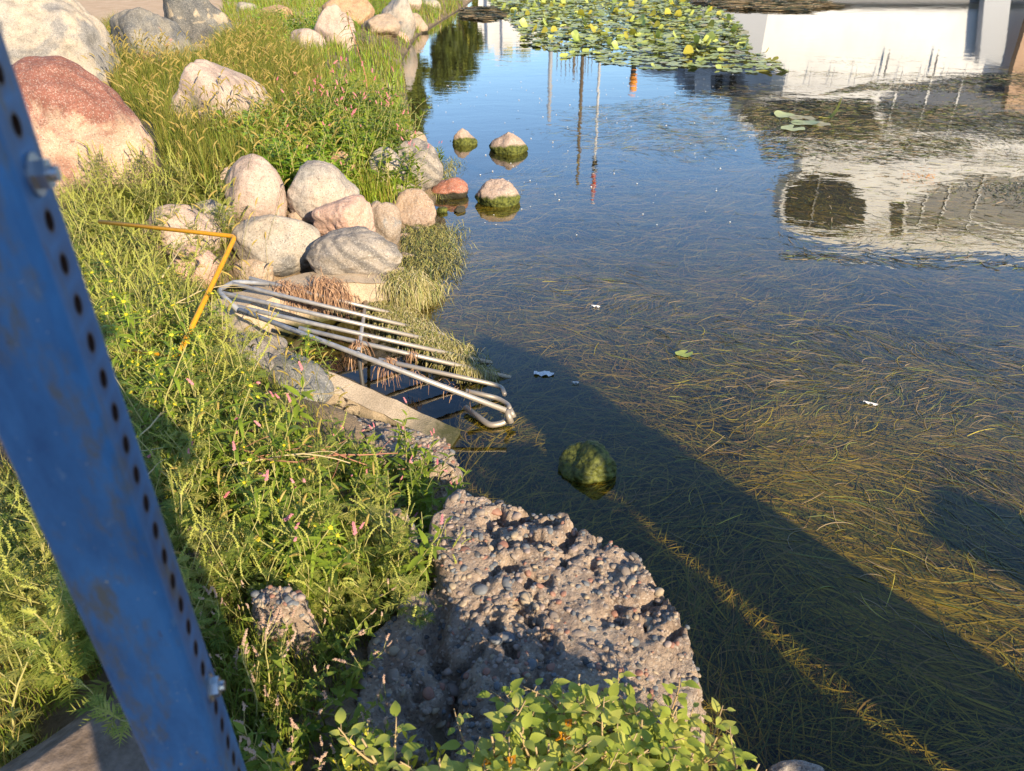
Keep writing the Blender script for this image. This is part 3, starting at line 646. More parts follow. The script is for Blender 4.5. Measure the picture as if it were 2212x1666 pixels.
# cross-section with rounded corners, open box tube; hole face is built separately
def post_pt(u, v, z): q = B_ + ul * u + ur * v; return Vector((q[0] + .2486, q[1] - .363, z - .4))
Zlo, Zhi = .35, 2.75; rc = .006
mb = MB(); sec = []
sec += [(rc, 0)] + [(rc + (wl - 2 * rc) * t, .0) for t in (.33, .66, 1)]
sec += [(wl - rc + rc * math.sin(t), rc - rc * math.cos(t)) for t in (.5, 1.05, 1.57)] + [(wl, wr - rc), (wl - rc, wr), (rc, wr)]
sec += [(rc - rc * math.sin(t), wr - rc + rc * math.cos(t)) for t in (.5, 1.05, 1.57)]
zs = np.linspace(Zlo, Zhi, 40)
for z in zs: mb.v += [post_pt(u, v, z) for u, v in sec]
K = len(sec)
for i in range(len(zs) - 1):
    for k in range(K - 1):
        a_ = i * K + k; mb.f.append((a_, a_ + 1, a_ + 1 + K, a_ + K)); mb.m.append(0)
# front corner rounding from (0, rc) to (rc, 0)
b0 = len(mb.v); cor = [(rc - rc * math.cos(t), rc - rc * math.sin(t)) for t in (0, .5, 1.05, 1.57)]
for z in zs: mb.v += [post_pt(u, v, z) for u, v in cor]
for i in range(len(zs) - 1):
    for k in range(3):
        a_ = b0 + i * 4 + k; mb.f.append((a_, a_ + 1, a_ + 5, a_ + 4)); mb.m.append(0)
# inner dark liner in place of the shade inside the holes
b0 = len(mb.v); inn = [(.004, .004), (wl - .004, .004), (wl - .004, wr - .004), (.004, wr - .004)]
tube_o = mb.build('tube', [m_post], post, smooth=True)
tube_o.data.attributes.new('rust', 'FLOAT', 'POINT')
# hole face: one 25.4 mm cell after another, each with a real hole
mb = MB(); rust = []; pitch = .0254
zh0 = H + (.389) * ray(297, 1027)[2] / ray(297, 1027)[1]
kmin = int((Zlo - zh0) / pitch); kmax = int((Zhi - zh0) / pitch); NS = 20; hr = .0056
for k in range(kmin, kmax):
    zc = zh0 + k * pitch; vc = wr * .5; ring = []; sq = []
    for j in range(NS):
        an = 2 * math.pi * j / NS + math.pi / NS; ca, sa = math.cos(an), math.sin(an)
        ring.append((vc + hr * ca, zc + hr * sa)); hv, hz_ = (wr / 2 - rc), pitch / 2
        s_ = min(hv / max(abs(ca), 1e-6), hz_ / max(abs(sa), 1e-6)); sq.append((vc + s_ * ca, zc + s_ * sa))
    mid = [(vc + (p[0] - vc) * 1.45, zc + (p[1] - zc) * 1.45) for p in ring]
    corners = [(rc, zc - hz_), (rc, zc + hz_), (wr - rc, zc - hz_), (wr - rc, zc + hz_)]
    b0 = len(mb.v)
    for (v_, z_) in sq: mb.v.append(post_pt(0, v_, z_)); rust.append(0)
    for (v_, z_) in mid: mb.v.append(post_pt(0, v_, z_)); rust.append(.35)
    for (v_, z_) in ring: mb.v.append(post_pt(0, v_, z_)); rust.append(1)
    for (v_, z_) in ring: mb.v.append(post_pt(.003, v_, z_)); rust.append(1)
    for j in range(NS):
        j2 = (j + 1) % NS
        for q in range(3):
            a_ = b0 + q * NS; mb.f.append((a_ + j, a_ + j2, a_ + NS + j2, a_ + NS + j)); mb.m.append(0)
    # fill the four corners of the cell
    for cv, cz_ in corners:
        js = sorted(range(NS), key=lambda j: math.hypot(sq[j][0] - cv, sq[j][1] - cz_))[:6]
        on_v = [j for j in js if abs(sq[j][0] - cv) < 1e-6]; on_z = [j for j in js if abs(sq[j][1] - cz_) < 1e-6]
        if on_v and on_z:
            jv = min(on_v, key=lambda j: abs(sq[j][1] - cz_)); jz = min(on_z, key=lambda j: abs(sq[j][0] - cv))
            mb.v.append(post_pt(0, cv, cz_)); rust.append(0); mb.f.append((b0 + jv, b0 + jz, len(mb.v) - 1)); mb.m.append(0)
face = mb.build('perforated_face', [m_post], post)
at2 = face.data.attributes.new('rust', 'FLOAT', 'POINT'); at2.data.foreach_set('value', rust)
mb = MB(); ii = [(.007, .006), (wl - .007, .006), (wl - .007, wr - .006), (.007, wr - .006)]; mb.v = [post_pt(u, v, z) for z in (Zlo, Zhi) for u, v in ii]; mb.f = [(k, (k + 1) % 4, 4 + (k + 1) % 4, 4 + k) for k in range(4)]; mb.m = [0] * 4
mb.build('hole_shade_liner', m_dark, post)  # near-black liner added to make the holes look shaded
def bolt(zc):
    mb = MB(); c = post_pt(0, wr * .5, zc); nrm = Vector((-ul[0], -ul[1], 0)) 
    mb.tube([c, c + nrm * .002], .0115, n=20); mb.tube([c + nrm * .002, c + nrm * .008], .0085, n=6); mb.tube([c + nrm * .008, c + nrm * .012], .0042, n=10)
    mb.build('bolt', m_steel, post)
bolt(zh0 + pitch * 8); bolt(zh0 - pitch * 9)

# ------------------------------------------------------------ pond weed
def strands(name, N, sample, zfun, Lr, wr_, mats, flow, seg=9, offs=.5, wander=.9, mprob=None, z_end=None, zwig=.0):
    xy = sample(N); N = len(xy); L = rng.uniform(*Lr, N); wd = rng.uniform(*wr_, N)
    z0 = zfun(xy, N); pts = np.zeros((N, seg + 1, 3)); pts[:, 0, :2] = xy; pts[:, 0, 2] = z0
    off = rng.normal(0, offs, N); curl = rng.normal(0, wander, N)
    for i in range(seg):
        a = flow(pts[:, i, 0], pts[:, i, 1]) + off + curl * (i / seg - .5)
        st = (L / seg)
        pts[:, i + 1, 0] = pts[:, i, 0] + np.cos(a) * st; pts[:, i + 1, 1] = pts[:, i, 1] + np.sin(a) * st
        pts[:, i + 1, 2] = z0 + zwig * vn(pts[:, i + 1, 0] * 7, pts[:, i + 1, 1] * 7, np.arange(N) * .37)
    if z_end: pts[:, :, 2] = np.minimum(pts[:, :, 2], z_end)
    tg = np.gradient(pts, axis=1); tg /= np.linalg.norm(tg, axis=2, keepdims=True) + 1e-9
    sd_ = np.stack([-tg[..., 1], tg[..., 0], np.zeros_like(tg[..., 0])], -1)
    tw = rng.uniform(-.8, .8, N)[:, None, None]; sd_ = sd_ + np.array([0, 0, 1]) * tw; sd_ /= np.linalg.norm(sd_, axis=2, keepdims=True)
    tp = np.sin(np.pi * np.clip(np.linspace(.06, .97, seg + 1), 0, 1)) ** .4
    hw = wd[:, None] * .5 * tp[None]
    A = pts - sd_ * hw[..., None]; B = pts + sd_ * hw[..., None]
    V = np.stack([A, B], 2).reshape(-1, 3); b = (np.arange(N) * 2 * (seg + 1))[:, None] + 2 * np.arange(seg)[None]
    F = np.stack([b, b + 1, b + 3, b + 2], -1).reshape(-1, 4)
    mi = np.repeat(rng.choice(len(mats), N, p=mprob), seg)
    return link(name, npmesh(name, V, F, mats, mi, smooth=False))
def weed_mat(name, c1, c2, rough=.5):
    m, t, n, l, b = mat(name); g = n.new('ShaderNodeNewGeometry')
    l.new(ramp(n, l, g.outputs['Random Per Island'], [(0, c1), (1, c2)]).outputs[0], b.inputs['Base Color']); b.inputs['Roughness'].default_value = rough; return m
wd_y = weed_mat('weed_yellow', (.22, .18, .02), (.50, .40, .05)); wd_g = weed_mat('weed_green', (.09, .12, .03), (.24, .25, .05))
wd_b = weed_mat('weed_brown', (.16, .11, .05), (.38, .27, .14)); wd_d = weed_mat('weed_dark', (.02, .028, .015), (.06, .07, .03))
def flow(x, y):
    return -.1 + 1.2 * fbm(x * .45 + 2, y * .45 + 5, 0, 2) + 1.9 * fbm(x * 1.3, y * 1.5 + 3, 2, 2)
land_arr = land
COMB = [(1560, 900), (1800, 860), (2330, 900), (2330, 1700), (2000, 1700), (1650, 1200)]
def samp_poly(px_poly, dens=None, z=0, margin=.05):
    poly = [tuple(at(x, y, z)[:2]) for x, y in px_poly]; A = np.array(poly); lo, hi = A.min(0), A.max(0)
    def f(N):
        out = []
        tot = 0
        while tot < N:
            q = rng.uniform(lo, hi, (N * 3, 2)); k = inpoly(q[:, 0], q[:, 1], poly) & (sdist(q[:, 0], q[:, 1], land) < -margin)
            if dens is not None: k &= rng.random(len(q)) < dens(q[:, 0], q[:, 1])
            out.append(q[k]); tot += k.sum()
        return np.concatenate(out)[:N]
    return f
pondpoly = [(985, 900), (1000, 1100), (1560, 1700), (2330, 1720), (2330, 200), (1500, 250), (1180, 330), (980, 400), (870, 560), (880, 680), (1000, 780)]
def dn(x, y):
    f_ = np.clip(1.15 - (y - 3.5) / 5.0, .10, 1) * (.35 + 1.1 * np.clip(.5 + 2.4 * fbm(x * 1.1 + 9, y * 1.1, 4, 3), 0, 1))
    return np.clip(f_, 0, 1)
deep = strands('pond_weed', 150000, samp_poly(pondpoly, dn), lambda xy, N: -.003 - .12 * rng.random(N) ** 1.7, (.12, .45), (.0022, .0054), [wd_y, wd_g, wd_b, wd_d], flow, seg=8, mprob=[.34, .33, .15, .18], z_end=-.003, zwig=.03, wander=1.6, offs=.65)
tag(deep, 'dense olive and yellow ribbon weed lying just under the pond surface', 'pond weed', kind='stuff')
def dn2(x, y):
    k = np.clip(.35 + 2.8 * fbm(x * .55 + 3, y * .8, 8, 3), 0.03, 1)
    return np.clip(k * np.clip(1.4 - np.abs(y - 8) / 7, .05, 1) * np.clip((x + .5) / 2.5, .12, 1), 0, 1)
toppoly = [(1000, 900), (1300, 1100), (2330, 1500), (2330, 120), (1700, 120), (1500, 200), (1100, 250), (960, 420), (960, 700)]
top = strands('surface_weed', 15000, samp_poly(toppoly, dn2, margin=.1), lambda xy, N: rng.uniform(.0015, .006, N), (.03, .22), (.0014, .0036), [wd_y, wd_g, wd_b, wd_d], flow, seg=6, mprob=[.12, .3, .36, .22], wander=.9, offs=.5)
tag(top, 'floating strands of cut weed drifting on the pond surface', 'floating weed', kind='stuff')
fl2 = strands('surface_weed', 15000, samp_poly([(1620, 240), (1900, 170), (2330, 150), (2330, 600), (1680, 560)], lambda x, y: np.clip(.45 + 2.6 * fbm(x * .8, y * 1.1, 12, 3), .08, 1)), lambda xy, N: rng.uniform(.0015, .006, N), (.03, .16), (.004, .008), [wd_b, wd_d, wd_g], flow, seg=5, mprob=[.3, .5, .2], wander=1.2, offs=.45)
tag(fl2, 'dark cut weed floating over the mirrored white boat', 'floating weed', kind='stuff')
cb = strands('pond_weed', 6500, samp_poly(COMB, lambda x, y: np.clip(.3 + 2.6 * fbm(x * 1.4 + 5, y * 1.4, 15, 3), .03, 1)), lambda xy, N: -.003 - .02 * rng.random(N), (.25, .65), (.0035, .0065), [wd_y, wd_g, wd_b], lambda x, y: -.35 + .9 * fbm(x * .9 + 1, y * .9, 4, 2), seg=10, mprob=[.6, .25, .15], z_end=-.002, wander=.8, offs=.25)
tag(cb, 'golden combed ribbon weed lying thick at the surface in the sunlit lower right', 'pond weed', kind='stuff')
# mats of dead weed far out
matpoly = [(1490, 2), (1760, 4), (1800, 14), (1700, 26), (1560, 22)]
mm = strands('weed_mat', 5000, samp_poly(matpoly), lambda xy, N: rng.uniform(.0, .10, N), (.3, .9), (.02, .04), [wd_b, wd_d], flow, seg=5, mprob=[.5, .5])
tag(mm, 'brown mat of dead weed beyond the lily pads at the top edge', 'weed mat', kind='stuff')
mm = strands('weed_mat', 2500, samp_poly([(985, 18), (1070, 16), (1090, 34), (1040, 46), (990, 40)]), lambda xy, N: rng.uniform(.0, .06, N), (.2, .6), (.015, .03), [wd_b, wd_d], flow, seg=5, mprob=[.4, .6])
tag(mm, 'dark weed mat between the far boulders and the lily pads', 'weed mat', kind='stuff')

# hanging and heaped weed
def hanging(name, label, line, N, Lr, mats, spread=.03, wdt=(.003, .006), zoff=0.01, fall=1.0, fn=None):
    mb = MB()
    for i in range(N):
        k = random.random() * (len(line) - 1); j = int(k); f = k - j
        p = Vector(line[j]).lerp(Vector(line[j + 1]), f) + Vector((random.gauss(0, spread), random.gauss(0, spread), random.uniform(0, .015) + zoff))
        L = random.uniform(*Lr); d = Vector((random.gauss(0, .5), random.gauss(-.5, .6), random.uniform(-.2, .4))).normalized(); wv = random.uniform(*wdt); c = p; b0 = len(mb.v); seg = 6; side = Vector((random.gauss(0, 1), random.gauss(0, 1), random.gauss(0, .3))).normalized()
        side = (Vector((1, .2, 0)) + side * .5).normalized()
        for s_ in range(seg + 1):
            hw = wv * .5 * (1 - .6 * s_ / seg); mb.v += [c - side * hw, c + side * hw]
            d = (d + Vector((random.gauss(0, .12), random.gauss(0, .12), -.55 * fall))).normalized(); c = c + d * L / seg
            if c.z < .004: c.z = .004 + random.random() * .01; d.z = 0
        m_ = random.choices(range(len(mats)), [3, 2, 1][:len(mats)])[0]
        for s_ in range(seg): a = b0 + 2 * s_; mb.f.append((a, a + 1, a + 3, a + 2)); mb.m.append(m_)
    return tag(mb.build(name, mats), label, 'weed', kind='stuff')
dry1 = weed_mat('weed_dry', (.30, .16, .08), (.55, .34, .20), .8); dry2 = weed_mat('weed_dry_dark', (.14, .07, .04), (.30, .17, .10), .8)
wet1 = weed_mat('weed_olive', (.16, .14, .03), (.36, .31, .09)); wet2 = weed_mat('weed_olive_pale', (.30, .24, .11), (.50, .42, .22))
OG = on_grate
hanging('dried_weed', 'rust brown dried weed hanging from the upper pipes of the grate', [OG(603, 617), OG(650, 628), OG(700, 630), OG(760, 642)], 700, (.06, .19), [dry1, dry2], .03)
hanging('dried_weed', 'rust brown dried weed draped over the concrete wing wall', [at(690, 603, .33), at(712, 612, .31), at(735, 625, .28)], 220, (.1, .25), [dry1, dry2], .03)
hanging('dried_weed', 'small brown tuft of weed on the cross bar crossing', [OG(775, 740), OG(776, 748)], 40, (.08, .2), [dry1, dry2], .012)
hanging('dried_weed', 'brown weed tuft hanging from the middle of the long edge bar', [OG(835, 779), OG(848, 784)], 50, (.06, .2), [dry1, dry2], .012)
hanging('dried_weed', 'brown weed tuft hanging from the lowest straight bars', [OG(884, 764), OG(892, 768)], 35, (.04, .10), [dry1, dry2], .012)
hanging('dried_weed', 'thin brown weed threads near the low end of the long edge bar', [OG(893, 806), OG(905, 818), OG(1020, 850)], 26, (.05, .12), [dry1, dry2], .008)
hanging('wet_weed', 'matted olive weed draped over the low ends of the grate bars', [OG(815, 648), OG(845, 672), OG(880, 700), OG(915, 727), OG(955, 752), OG(1005, 772)], 2200, (.06, .20), [wet1, wet2, wd_g], .055, zoff=.015)
hanging('wet_weed', 'olive weed wisps at the tips of the two lowest pipes', [OG(990, 788), OG(1030, 797), OG(1068, 806)], 420, (.06, .16), [wet1, wet2], .015)
hanging('wet_weed', 'thick olive weed heaped along the foot of the wing wall', [at(862, 596, .26), at(874, 604, .24), at(880, 625, .12), at(930, 620, .05), at(840, 640, .10)], 2400, (.08, .22), [wet1, wet2, wd_g], .06)
hanging('wet_weed', 'dark olive weed washed up between the boulders and the pond', [at(880, 500, .08), at(925, 520, .05), at(940, 560, .04), at(890, 570, .08), at(950, 490, .03), at(900, 600, .05)], 3200, (.08, .28), [wet1, wd_d, wd_g], .11)
hanging('wet_weed', 'weed wisps beside the wet salmon red stone', [at(915, 425, .05), at(950, 400, .04), at(980, 345, .02)], 500, (.08, .22), [wet1, wd_g, wd_d], .07)

# ------------------------------------------------------------ lily pads
lp = [leaf_mat('lily_green', (.17, .23, .05), (.34, .37, .09), trans=.1, rough=.35), leaf_mat('lily_pale', (.28, .34, .15), (.42, .46, .22), trans=.1, rough=.35),
      leaf_mat('lily_yellow', (.20, .20, .03), (.36, .31, .04), trans=.2), leaf_mat('lily_dull', (.26, .22, .12), (.30, .28, .18), trans=.1)]
def pad_mesh(seed, up=0.0, curl=0.0):
    r_ = random.Random(seed); mb = MB(); NR, NA = 4, 22; notch = r_.uniform(.15, .4); a0 = r_.uniform(0, 6.28); ph = r_.uniform(0, 6.28)
    mb.v.append(Vector((0, 0, 0)))
    for i in range(1, NR + 1):
        for k in range(NA):
            an = a0 + notch + (2 * math.pi - 2 * notch) * k / (NA - 1); rr = i / NR * (.5 * (1 + .05 * math.sin(3 * an + ph)))
            x, y = rr * math.cos(an) * 1.1, rr * math.sin(an) * .95
            z = .02 * (i / NR) ** 3 * math.sin(5 * an + ph) + .012 * (i / NR) ** 4
            z += curl * max(0, x) ** 1.6 * 2.2
            mb.v.append(Vector((x * (1 - curl * .4 * max(0, x)), y, z)))
    for k in range(NA - 1): mb.f.append((0, 1 + k, 2 + k)); mb.m.append(0)
    for i in range(NR - 1):
        for k in range(NA - 1):
            a = 1 + i * NA + k; mb.f.append((a, a + NA, a + NA + 1, a + 1)); mb.m.append(0)
    return mb
def pad_data(seed, mi, curl=0): return pad_mesh(seed, 0, curl).data('lily_pad', [lp[mi]], True)
padd = [pad_data(i, mi, c_) for i, (mi, c_) in enumerate([(0, 0), (0, .3), (1, 0), (1, .1), (2, .2), (2, .9), (3, 0), (0, 1.0), (1, .0), (0, 0)])]
padpoly_px = [(1078, 22), (1120, 66), (1135, 98), (1185, 104), (1225, 128), (1265, 118), (1330, 146), (1420, 150), (1520, 146), (1600, 158), (1705, 156), (1690, 136), (1620, 108), (1600, 62), (1565, 28), (1480, 14), (1500, -14), (1050, -14), (1060, 8)]
pp = [tuple(at(x, y)[:2]) for x, y in padpoly_px]; A = np.array(pp); cand = []
while len(cand) < 4600:
    q = rng.uniform(A.min(0), A.max(0))
    d = float(sdist(q[:1], q[1:], pp)[0])
    if d < 0: continue
    cand.append((q[0], q[1], rng.uniform(.16, .28), d))
cand.sort(key=lambda q: q[1]); spaced = []
for q in cand:
    if q[1] < 19 and any(abs(q[0] - k[0]) < .165 and math.hypot(q[0] - k[0], q[1] - k[1]) < .165 for k in spaced[-220:]): continue
    spaced.append(q)
rest = MB(); pc = 0
for i, (x, y, s_, d) in enumerate(spaced):
    high = y > 17 + random.random() * 3
    z = .006 + random.random() * .015 + (random.uniform(.01, .09) if high and random.random() < .5 else 0)
    j = random.choices(range(10), [4, 1, 2, 3, 1.2, .35, 1.0, .4, 3, 3] if not high else [5, 3, 4, 4, 1.5, .35, 1.2, .5, 4, 5])[0]
    tilt_ = (random.gauss(0, .12), random.gauss(0, .12)) if z > .03 else (0, 0)
    if j in (5, 7): z += .05
    if pc < 296 :
        o = bpy.data.objects.new('lily_pad', padd[j]); S.collection.objects.link(o); o.location = (x, y, z); o.scale = (s_ * 1.1,) * 3
        o.rotation_euler = (tilt_[0], tilt_[1], random.uniform(0, 6.28)); pc += 1
        lab = ['flat green lily pad in the nearer part of the lily bed'] * 2 + ['flat pale lily pad in the nearer part of the lily bed'] * 2 + ['yellow lily pad in the nearer part of the lily bed', 'curled upright yellow lily leaf in the nearer part of the lily bed', 'dull brownish lily pad in the nearer part of the lily bed', 'curled upright green lily leaf in the nearer part of the lily bed', 'flat pale lily pad in the nearer part of the lily bed', 'flat green lily pad in the nearer part of the lily bed']
        tag(o, lab[j], 'lily pad', lab[j].split(' in the')[0].replace('pad', 'pads').replace('leaf', 'leaves') + ' of the bed')
    else:
        pm = padd[j]; M_ = Matrix.Translation((x, y, z)) @ Euler((tilt_[0], tilt_[1], random.uniform(0, 6.28))).to_matrix().to_4x4() @ Matrix.Scale(s_ * 1.15, 4)
        b0 = len(rest.v); rest.v += [M_ @ q.co for q in pm.vertices]; mi_ = {'lily_green': 0, 'lily_pale': 1, 'lily_yellow': 2, 'lily_dull': 3}[pm.materials[0].name]
        for f_ in pm.polygons: rest.f.append(tuple(b0 + k for k in f_.vertices)); rest.m.append(mi_)
tag(rest.build('lily_pads', lp, smooth=True), 'far crowded part of the lily bed with raised green and yellow leaves', 'lily pads', kind='stuff')
for (x, y, sz, j, lab) in [(1697, 250, .30, 3, 'green and yellow lily pad drifting alone, topmost of a loose group of four'), (1733, 255, .30, 6, 'dull purplish lily pad, second of the loose group of four'), (1738, 266, .32, 3, 'notched pale lily pad, third of the loose group of four'), (1712, 277, .29, 2, 'lowest pale green lily pad of the loose group of four'), (1772, 268, .24, 6, 'brown half sunken lily pad right of the loose group of four')]:
    o = link('lily_pad', padd[j]); p = at(x, y, .008); o.location = p; o.scale = (sz * 1.15,) * 3; o.rotation_euler = (0, 0, random.uniform(0, 6)); tag(o, lab, 'lily pad')
o = link('lily_pad', pad_data(77, 2, 1.5)); o.location = at(1792, 254, .01); o.scale = (.30, .12, .2); tag(o, 'bright yellow curled lily leaf floating alone at upper right', 'lily pad')
o = link('lily_pad', pad_data(78, 0, .1)); o.location = at(1478, 764, .01); o.scale = (.10, .09, .1); tag(o, 'small bright green leaf floating on the weed in mid pond', 'leaf')
o.name = 'fallen_leaf'
m_white = plain('white_fluff', (.75, .73, .70), .7)
def scrap(px, py, L, Wd, rz, name, label, cat):
    mb = MB(); N_ = 8
    for i in range(N_ + 1):
        t = i / N_; ww = Wd * (.5 + .5 * math.sin(t * 3.1)) * (1 + .3 * math.sin(i * 2.3)); mb.v += [Vector((L * (t - .5), -ww / 2, .004 + .006 * math.sin(i * 1.7))), Vector((L * (t - .5), 0, .012)), Vector((L * (t - .5), ww / 2, .004 + .006 * math.cos(i * 1.3)))]
    for i in range(N_):
        a = 3 * i; mb.f += [(a, a + 3, a + 4, a + 1), (a + 1, a + 4, a + 5, a + 2)]; mb.m += [0, 0]
    o = mb.build(name, m_white, smooth=False); o.location = at(px, py, .004); o.rotation_euler = (0, 0, rz); tag(o, label, cat)
scrap(1175, 808, .12, .05, -.1, 'plastic_scrap', 'crumpled translucent scrap of plastic in the shaded water', 'litter')
scrap(1880, 873, .075, .012, -.5, 'feather', 'small white feather on the sunlit weed', 'feather')
scrap(1287, 663, .06, .012, -.3, 'feather', 'small white feather in the blue water', 'feather')
scrap(1243, 828, .04, .006, 0, 'feather', 'tiny pale feather beside the plastic scrap', 'feather')
# seed fluff specks
mb = MB(); sp_ = samp_poly([(930, 180), (1600, 160), (1650, 500), (1000, 520)], lambda x, y: np.full(len(x), .9))(150)
for x, y in sp_: mb.blob((x, y, .006), random.uniform(.004, .011), k=.8)
tag(mb.build('seed_fluff', m_white), 'scattered white specks of seed fluff on the blue water', 'seed fluff', kind='stuff')

# ------------------------------------------------------------ plants
g_rag = leaf_mat('ragweed_leaf', (.10, .15, .025), (.25, .28, .05), (.36, .34, .08), trans=.35)
g_spk = leaf_mat('ragweed_spike', (.30, .33, .06), (.46, .46, .10), trans=.2)
g_stem = leaf_mat('green_stem', (.18, .20, .06), (.32, .28, .10), trans=.1)
g_red = leaf_mat('red_stem', (.26, .10, .07), (.36, .18, .10), trans=.1)
g_smart = leaf_mat('smartweed_leaf', (.06, .11, .015), (.19, .25, .025), trans=.35, rough=.42)
g_pink = leaf_mat('pink_blossom', (.70, .18, .24), (.80, .34, .36), trans=.3)
g_broad = leaf_mat('broad_leaf', (.10, .20, .02), (.24, .38, .03), (.38, .44, .05), trans=.4, rough=.42)
g_bid = leaf_mat('beggarticks_leaf', (.06, .12, .015), (.22, .29, .03), trans=.35, rough=.45)
g_jew = leaf_mat('jewelweed_leaf', (.20, .26, .035), (.34, .38, .06), (.46, .46, .10), trans=.4, rough=.45)
g_jstem = leaf_mat('jewelweed_stem', (.40, .26, .13), (.50, .36, .18), trans=.15)
g_or = leaf_mat('orange_petal', (.85, .25, .01), (.95, .40, .02), trans=.35)
g_yel = leaf_mat('yellow_petal', (.70, .55, .02), (.80, .66, .05), trans=.3)
g_gold = leaf_mat('golden_leaf', (.22, .28, .03), (.50, .46, .05), trans=.35)
g_gr = leaf_mat('grass_blade', (.08, .10, .015), (.22, .21, .035), (.42, .31, .10), trans=.3)
g_fox = leaf_mat('foxtail_head', (.24, .19, .05), (.44, .32, .09), trans=.3)
g_pale = leaf_mat('moss_leaf', (.08, .14, .02), (.16, .22, .03), trans=.3)

def rv(r, a=1): return Vector((r.gauss(0, a), r.gauss(0, a), r.gauss(0, a)))
def wander(r, p, d, L, n=6, w_=.12, up=.05):
    out = [Vector(p)]; d = Vector(d).normalized()
    for i in range(n): d = (d + rv(r, w_) + Vector((0, 0, up))).normalized(); out.append(out[-1] + d * L / n)
    return out
def along(P, t):
    k = t * (len(P) - 1); j = min(int(k), len(P) - 2); return P[j].lerp(P[j + 1], k - j), (P[j + 1] - P[j]).normalized()
def feather(mb, r, p, d, L, mi=0, n=5):
    up = Vector((0, 0, 1)); d = Vector(d).normalized(); side = d.cross(up).normalized() if abs(d.z) < .95 else Vector((1, 0, 0))
    mb.leaf(p, d, up, L, L * .10, droop=.25, seg=2, mi=mi)
    for i in range(n):
        t = .25 + .65 * i / n; q = p + d * L * t - up * .25 * L * t * t
        for s_ in (-1, 1):
            mb.leaf(q, (d * .8 + side * s_ * r.uniform(.7, 1.1) + up * r.uniform(-.1, .25)), up, L * .48 * (1 - .55 * t) * r.uniform(.8, 1.2), L * .075, droop=.2, seg=1 if i > 2 else 2, mi=mi, shape='lance')
def spike_mesh(seed, L, mats, r0=.004, nb=20, mi=0, curve=.35, seg=16):
    r = random.Random(seed); mb = MB(); P = wander(r, (0, 0, 0), (0, 0, 1), L, 6, .06, 0)
    P = [p + Vector((curve * L * (i / 6) ** 2, 0, -.15 * L * curve * (i / 6) ** 2)) for i, p in enumerate(P)]
    mb.tube(P, .0009, .0006, n=3)
    for i in range(nb):
        q, dd = along(P, (i + .5) / nb); a = i * 2.4; o = dd.orthogonal().normalized(); o.rotate(Matrix.Rotation(a, 3, dd))
        mb.blob(q + o * r0 * .5, r0 * (1 - .45 * i / nb) * r.uniform(.8, 1.2), ax=dd, k=1.1)
    return mb.data('flower_spike', mats)
def plant(name, stem_mb, fol_mb, stem_mats, fol_mats, spikes=(), sname='flower_spike'):
    root = empty(name); 
    a = kid(root, stem_mb.build('stem', stem_mats, root, smooth=True)); b = kid(root, fol_mb.build('foliage', fol_mats, root, smooth=True))
    for me, p, d, s_, rz in spikes:
        o = link(sname, me, root); q = Vector(d).to_track_quat('Z', 'Y'); o.location = p; o.rotation_mode = 'QUATERNION'; o.rotation_quaternion = q @ Euler((0, 0, rz)).to_quaternion(); o.scale = (s_,) * 3; kid(root, o)
    return root
rag_sp = [spike_mesh(i, .075, [g_spk], .0036, 22, curve=.3) for i in range(3)]
def ragweed(seed, h=.42):
    r = random.Random(seed); st, fo = MB(), MB(); sp = []
    for s_ in range(r.choice((2, 3))):
        P = wander(r, (r.gauss(0, .02), r.gauss(0, .02), -.02), (r.gauss(0, .55), r.gauss(0, .55), 1), h * r.uniform(.75, 1.1), 7, .10)
        st.tube(P, .0035, .0015, n=5)
        for i in range(15):
            t = .12 + .85 * i / 15; q, dd = along(P, t); a = i * 2.3 + r.random(); o = Vector((math.cos(a), math.sin(a), r.uniform(.15, .7)))
            feather(fo, r, q, o, .10 * (1.15 - t * .6) * r.uniform(.7, 1.2))
        for i in range(4):
            t = .45 + .4 * i / 4; q, dd = along(P, t); a = r.uniform(0, 6.28); B = wander(r, q, (math.cos(a), math.sin(a), 1.1), h * .28, 4, .1); st.tube(B, .0018, .001, n=4)
            for k in range(4):
                qq, _ = along(B, .3 + .17 * k); aa = r.uniform(0, 6.28); feather(fo, r, qq, (math.cos(aa), math.sin(aa), .5), .045 * r.uniform(.8, 1.3), n=4)
            if r.random() < .6: sp.append((r.choice(rag_sp), B[-1], (B[-1] - B[-2]) + Vector((0, 0, .01)), r.uniform(.7, 1.1), r.uniform(0, 6.28)))
        sp.append((r.choice(rag_sp), P[-1], P[-1] - P[-2], r.uniform(.9, 1.4), r.uniform(0, 6.28)))
    return plant('ragweed_plant', st, fo, [g_stem], [g_rag], sp)
pink_sp = [spike_mesh(20 + i, .030, [g_pink], .0042, 16, curve=.15) for i in range(3)]
buff_sp = [spike_mesh(30 + i, .028, [leaf_mat('buff_blossom%d' % i if 0 else 'buff_blossom', (.50, .30, .22), (.58, .40, .28), trans=.2)], .003, 14, curve=.15) for i in range(2)]
